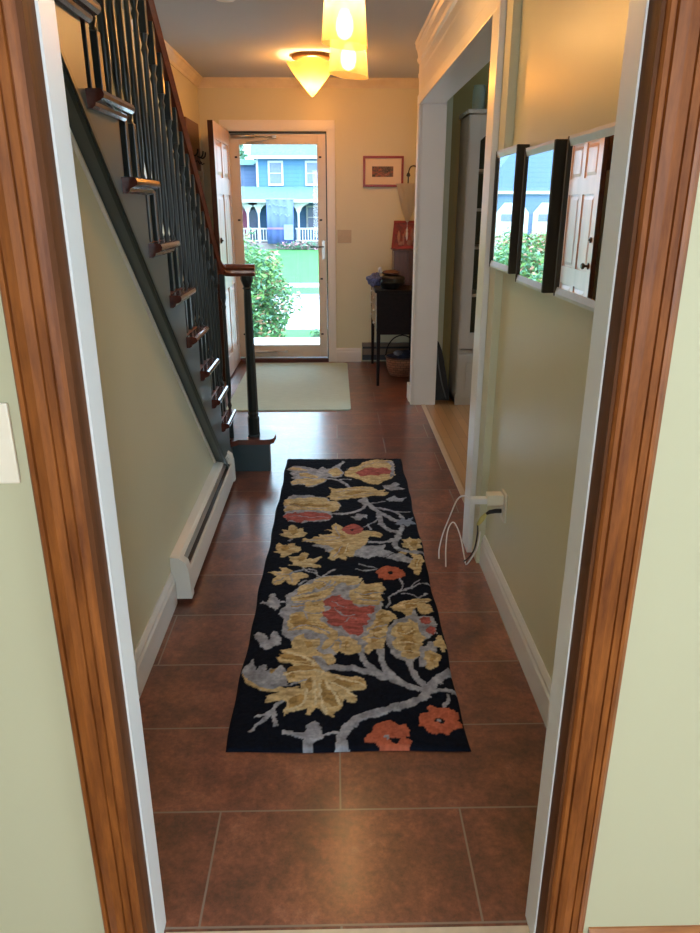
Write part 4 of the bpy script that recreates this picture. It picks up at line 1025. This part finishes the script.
struct(B().box(-1.6, 1.2, 7.2, 8.6, GZ, -.02), 'porch_step', CONC, 'pale concrete stoop outside the front door', 'step')
BLUE = M('blue_clapboard', (.16, .40, .68), .8, var=.04, scale=3, spec=.1)
def siding(name, c):
    m, nt, out = newmat(name); bs = bsdf(nt, out, .8, 0, .1)
    v = coords(nt, (0, 0, 1)); w = nt.nodes.new('ShaderNodeTexWave'); w.wave_type = 'BANDS'; w.bands_direction = 'Z'; w.wave_profile = 'SAW'; w.inputs['Scale'].default_value = 1.6
    nt.links.new(v, w.inputs['Vector'])
    nt.links.new(ramp(nt, w.outputs['Fac'], [(0, [x * .86 for x in c]), (.25, c), (1, c)]), bs.inputs['Base Color'])
    nt.links.new(bump(nt, w.outputs['Fac'], .4, .03), bs.inputs['Normal']); return m
SID = siding('blue_siding', (.12, .24, .41)); SID2 = siding('periwinkle_siding', (.15, .22, .36))
OUTW = M('outdoor_white', (.62, .60, .58), .6, var=.02)
ROOF = M('teal_grey_shingle', (.15, .26, .26), .9, var=.18, scale=9, spec=.1)
PANE = M('window_pane_blue', (.16, .19, .32), .25, var=.1)
hs = thing('house', (-1.5, 41, GZ), 'blue two storey house with white porch across the street', 'house')
b = B(); b.box(-3.93, 7, 39, 48, GZ, 3.82); b.build('wall', SID, hs)
b = B(); b.box(-12, -3.93, 40.5, 47, GZ, 3.5); b.build('side_wing', SID2, hs)
b = B(); b.prism([(38.6, 3.78), (43.5, 7.6), (48.4, 3.78)], 'x', -4.2, 7.3); b.prism([(40.2, 3.5), (43.5, 3.95), (47.4, 3.5)], 'x', -12.2, -4.2); b.build('roof', ROOF, hs)
b = B(); b.box(-4.2, 7.3, 38.55, 38.75, 3.70, 3.84); b.box(-3.95, -3.84, 38.96, 39.02, 2.35, 3.8); b.build('fascia', OUTW, hs)
for a, c in ((-3.36, -2.59), (-1.49, -.70), (.7, 1.5)):
    f_ = B(); f_.box(a, c, 38.93, 38.99, 2.466, 2.56); f_.box(a, c, 38.93, 38.99, 3.53, 3.63); f_.box(a, a + .09, 38.93, 38.99, 2.56, 3.53); f_.box(c - .09, c, 38.93, 38.99, 2.56, 3.53)
    w = f_.build('window', OUTW, hs)
    g_ = B(); g_.box(a + .09, c - .09, 38.96, 38.985, 2.56, 3.53); g_.build('pane', PANE, w)
    B().box(a + .09, c - .09, 38.94, 38.985, 3.03, 3.07).build('sash', M('pale_sash', (.5, .5, .6), .6), w)
b = B(); b.prism([(36.7, 1.76), (39.0, 2.42), (39.0, 1.70), (36.7, 1.66)], 'x', -9.5, 6); b.build('porch_roof', ROOF, hs)
b = B(); b.box(-9.5, 6, 36.66, 36.8, 1.66, 1.79); b.build('porch_fascia', OUTW, hs)
b = B(); b.box(-9.5, 6, 36.8, 39, GZ, -.2); b.build('porch_deck', M('pinkish_deck', (.33, .26, .28), .8), hs)
for x in (-5.6, -4.24, -3.71, -1.775, -.1, 1.8):
    b = B(); b.box(x - .045, x + .045, 36.95, 37.04, -.2, 1.68)
    for s in (-1, 1):
        n_ = 8; arc = [(x + s * .045, 1.15), (x + s * .045, 1.68), (x + s * .5, 1.68), (x + s * .5, 1.60)] + [(x + s * (.5 - .42 * math.sin(PI / 2 * t / n_)), 1.15 + .42 * math.cos(PI / 2 * t / n_)) for t in range(1, n_)]
        poly_prism(b, arc, 'y', 36.97, 37.02)
    b.build('porch_post', OUTW, hs)
for a, c in ((-9, -3.3), (-1.95, 5)):
    b = B(); b.box(a, c, 36.97, 37.02, .42, .49); b.box(a, c, 36.97, 37.02, -.14, -.08)
    x = a + .06
    while x < c: b.box(x, x + .045, 36.98, 37.01, -.08, .42); x += .135
    b.build('porch_railing', OUTW, hs)
b = B(); b.box(-5.0, -4.5, 38.93, 38.99, -.2, 1.5); b.build('front_door', M('magenta_red', (.55, .10, .22), .6), hs)
b = B(); b.box(-4.45, -4.05, 38.93, 38.99, -.0, 1.45); b.build('porch_window', PANE, hs)
b = B(); b.box(-1.48, -.4, 38.92, 38.99, .38, 1.52); w = b.build('porch_window', OUTW, hs); B().box(-1.38, -.5, 38.90, 38.93, .48, .93).build('pane', PANE, w); B().box(-1.38, -.5, 38.90, 38.93, .98, 1.43).build('pane', PANE, w)
# garage of the same blue, seen in the mirrors
gr = thing('garage', (-8, 35, GZ), 'blue garage with white arched doors, seen reflected in the mirrors', 'garage')
b = B(); b.box(-11.5, -5.6, 33.5, 36.5, GZ, 2.1); poly_prism(b, [(-11.9, 2.1), (-5.2, 2.1), (-8.55, 6.2)], 'y', 33.5, 36.5); b.build('wall', SID2, gr)
b = B(); b.box(-11.9, -5.2, 33.35, 33.5, 1.98, 2.10); b.build('fascia', OUTW, gr)
b = B(); b.box(-5.7, -5.55, 33.4, 33.52, GZ, 2); b.box(-11.55, -11.4, 33.4, 33.52, GZ, 2); b.build('corner_board', OUTW, gr)
for x in (-6.65, -8.3, -9.95):
    b = B(); hw = .72
    oc = [(x - hw, GZ), (x - hw, 1.2), (x - hw + .35, 1.62), (x + hw - .35, 1.62), (x + hw, 1.2), (x + hw, GZ)]
    poly_prism(b, oc, 'y', 33.38, 33.5); d = b.build('garage_door', OUTW, gr)
    b = B(); b.box(x - .5, x + .5, 33.36, 33.38, .85, 1.15); b.build('pane', PANE, d)
    b = B()
    for z in (-.1, .25, .6): b.box(x - .55, x + .55, 33.365, 33.381, z, z + .03)
    b.build('panel_line', M('pale_blue_line', (.5, .62, .8), .6), d)
# banner on the porch
bn = thing('porch_banner', (-2.65, 36.6, -.2), 'blue fabric banner hanging at the porch of the house', 'banner')
BA = M('banner_blue', (.14, .19, .50), .8, var=.08, scale=1.5)
vs = []; n1 = 24
for i in range(n1 + 1):
    x = -3.29 + 1.29 * i / n1; y = 36.58 + .03 * math.sin(i * .9); vs += [(x, y, -.23), (x, y, 1.80), (x, y + .02, -.23), (x, y + .02, 1.80)]
fs = []
for i in range(n1):
    o = 4 * i; fs += [(o, o + 4, o + 5, o + 1), (o + 2, o + 3, o + 7, o + 6), (o + 1, o + 5, o + 7, o + 3), (o, o + 2, o + 6, o + 4)]
fs += [(0, 1, 3, 2), (4 * n1, 4 * n1 + 2, 4 * n1 + 3, 4 * n1 + 1)]
b = B(); b.add(vs, fs, True); b.build('cloth', BA, bn)
b = B(); b.tube([(-3.35, 36.60, 1.80), (-1.95, 36.60, 1.80)], .025, 8); b.build('rod', M('banner_rod', (.35, .45, .8), .5), bn)
PL = M('banner_pale', (.30, .38, .62), .8)
b = B()
def scr(x0, z0, n, amp, step, sl_):
    p = [(x0 + i * step, 36.53, z0 + sl_ * i + amp * math.sin(i * 1.9) * (1 if i % 5 else .2)) for i in range(n)]
    b.tube(bez(p, 3), .014, 5)
scr(-3.18, 1.50, 3, .09, .07, 0); scr(-2.98, 1.56, 14, .035, .055, -.008); scr(-2.95, 1.18, 9, .07, .05, -.01); scr(-2.42, 1.08, 6, .06, .05, -.01)
b.build('script', PL, bn)
B().box(-2.48, -2.03, 36.52, 36.55, -.05, .65).build('patch', PL, bn)
B().box(-3.28, -2.5, 36.52, 36.54, .43, .52).build('stripe', M('banner_stripe', (.32, .18, .62), .8), bn)

# foliage
def foliage(name, center, rad, n, cols, size, seed, parent, flowers=None, shape=1.0):
    rr = random.Random(seed); b = B(); vs = []; fs = []
    mi = []
    for i in range(n):
        while True:
            p = Vector((rr.uniform(-1, 1), rr.uniform(-1, 1), rr.uniform(-1, 1)))
            if p.length <= 1 and p.length > .35: break
        lump = 1 + .18 * math.sin(p.x * 7 + seed) * math.cos(p.z * 6) + .1 * math.sin(p.y * 11)
        q = Vector(center) + Vector((p.x * rad[0], p.y * rad[1], p.z * rad[2])) * lump
        s = size * rr.uniform(.6, 1.3); R_ = Matrix.Rotation(rr.uniform(0, 6.3), 3, 'Z') @ Matrix.Rotation(rr.uniform(-1, 1), 3, 'X') @ Matrix.Rotation(rr.uniform(-1, 1), 3, 'Y')
        o = len(vs)
        for c in ((-1, 0, 0), (-.3, .42, .1), (1, 0, 0), (-.3, -.42, .1)): vs.append(q + R_ @ (Vector(c) * s))
        fs.append((o, o + 1, o + 2, o + 3)); mi.append(rr.randrange(len(cols)))
    me = bpy.data.meshes.new(name); me.from_pydata([tuple(v) for v in vs], [], fs)
    me.transform(Matrix.Translation(-Vector(ORIG[parent.name])))
    for c in cols: me.materials.append(c)
    for p, k in zip(me.polygons, mi): p.material_index = k
    o = bpy.data.objects.new(name, me); COL.objects.link(o); o.parent = parent; return o
L1 = M('leaf_green', (.15, .31, .13), .6, var=.3, scale=2); L2 = M('leaf_teal', (.13, .28, .19), .6, var=.3, scale=2); L3 = M('leaf_lime', (.20, .36, .10), .6, var=.2); L4 = M('blossom_pink', (.50, .26, .19), .7); L5 = M('leaf_dark', (.03, .13, .06), .6)
STEM = M('bark', (.12, .08, .05), .9)
def bush(loc, rad, n, cols, size, seed, label, cat='bush', trunk=True, name='flowering_bush'):
    t = thing(name, (loc[0], loc[1], GZ), label, cat)
    foliage('foliage', loc, rad, n, cols, size, seed, t)
    if trunk:
        b = B()
        for k in range(6):
            a = k * 1.05; b.tube([(loc[0] + .03 * math.cos(a), loc[1] + .03 * math.sin(a), GZ), (loc[0] + rad[0] * .35 * math.cos(a), loc[1] + rad[1] * .35 * math.sin(a), loc[2]), (loc[0] + rad[0] * .6 * math.cos(a), loc[1] + rad[1] * .6 * math.sin(a), loc[2] + rad[2] * .6)], [.03 * rad[2], .018 * rad[2], .006], 6)
        b.build('stems', STEM, t)
    return t
bush((-1.22, 10.0, .22), (.60, .55, .78), 11000, [L1, L1, L2, L3, L1, L3, L2, L1, L4], .042, 1, 'loose green bush with pink tips just outside the door')
bush((-2.9, 11.0, .02), (.8, .6, .62), 3800, [L1, L2, L3, L5], .05, 2, 'wide green bush farther left outside, seen in the mirrors')
bush((-.20, 9.9, -.33), (.17, .2, .2), 700, [L2, L1], .035, 3, 'low teal plant at the right edge of the door glass', name='low_plant')
bush((-1.5, 36.2, -.30), (1.4, .25, .2), 600, [L2, M('dusty_pink', (.6, .35, .4), .8)], .10, 4, 'low planting along the porch of the blue house', trunk=False, name='porch_planting')
bush((-7.6, 50, 5.0), (1.9, 2.0, 2.2), 4200, [L2, L1, M('leaf_pale', (.45, .6, .5), .7)], .32, 5, 'leafy tree behind the left side of the blue house', 'tree', name='leafy_tree')
bush((-7.4, 31.5, -.05), (2.2, .8, .5), 2600, [L3, L1, L4], .10, 6, 'green shrubs in front of the garage, seen in the mirrors', name='garage_shrub')

# ------------------------------------------------------------------ lights
def area(name, loc, rot, sx_, sy_, e, c):
    l = bpy.data.lights.new(name, 'AREA'); l.shape = 'RECTANGLE'; l.size = sx_; l.size_y = sy_; l.energy = e; l.color = c
    o = bpy.data.objects.new(name, l); COL.objects.link(o); o.location = loc; o.rotation_euler = rot; return o
def point(name, loc, e, c, r):
    l = bpy.data.lights.new(name, 'POINT'); l.energy = e; l.color = c; l.shadow_soft_size = r
    o = bpy.data.objects.new(name, l); COL.objects.link(o); o.location = loc; return o
area('window_light_back', (.2, -2.63, 1.5), (math.radians(90), 0, 0), 2.2, 1.4, 29, (1.0, .98, .95))
area('window_light_side', (2.63, .02, 1.4), (math.radians(90), 0, math.radians(90)), 1.6, 1.4, 15, (1.0, .98, .88))
area('dining_window_light', (3.23, 5.22, 1.45), (math.radians(90), 0, math.radians(90)), .9, 1.3, 11, (.85, .93, 1.0))
portal = area('door_portal', (-.5, 7.16, 1.07), (math.radians(-90), 0, 0), .71, 1.84, 10, (1, 1, 1)); portal.data.cycles.is_portal = True
point('pendant_bulb_one', (.040, 3.02, 2.165), 6.5, (1, .84, .64), .03)
point('pendant_bulb_two', (.060, 3.36, 2.118), 6.5, (1, .84, .64), .03)
point('ceiling_bulb', (-.165, 6.05, ZC - .17), 20, (1, .60, .23), .04)
point('stairwell_fill', (-1.05, 2.4, 4.0), 38, (1, .97, .92), .08)  # added fill light, unseen, brightens the stairs and the hall
point('near_room_bulb', (.2, -.6, 2.4), 6, (1, .72, .40), .08)
sun = bpy.data.lights.new('sun', 'SUN'); sun.energy = 1.2; sun.angle = .6; sun.color = (1, .97, .9)
so = bpy.data.objects.new('sun', sun); COL.objects.link(so); so.rotation_euler = (math.radians(42), math.radians(-20), math.radians(15)); so.location = (0, 20, 20)
w = bpy.data.worlds.new('world'); SC.world = w; w.use_nodes = True
bg = w.node_tree.nodes['Background']; bg.inputs[0].default_value = (.55, .80, 1.0, 1); bg.inputs[1].default_value = 6.2

# ------------------------------------------------------------------ camera
cam = bpy.data.cameras.new('camera'); co = bpy.data.objects.new('camera', cam); COL.objects.link(co)
Rm = Matrix([[0.999806, 0.0071639, -0.0183493], [-0.0196922, 0.3406752, -0.9399748], [-0.0004827, 0.9401538, 0.3407502]])
co.matrix_world = Matrix.Translation((0, 0, 1.45)) @ Rm.to_4x4()
cam.sensor_fit = 'VERTICAL'; cam.sensor_height = 36; cam.lens = 716.0 / 933 * 36; cam.clip_start = .02; cam.clip_end = 300
SC.camera = co
SC.view_settings.view_transform = 'Standard'; SC.view_settings.look = 'None'; SC.view_settings.gamma = 1; SC.view_settings.use_curve_mapping = False
SC.view_settings.exposure = 0.34
SC.cycles.use_denoising = True
SC.cycles.max_bounces = 10; SC.cycles.diffuse_bounces = 5; SC.cycles.transparent_max_bounces = 12; SC.cycles.sample_clamp_indirect = 6
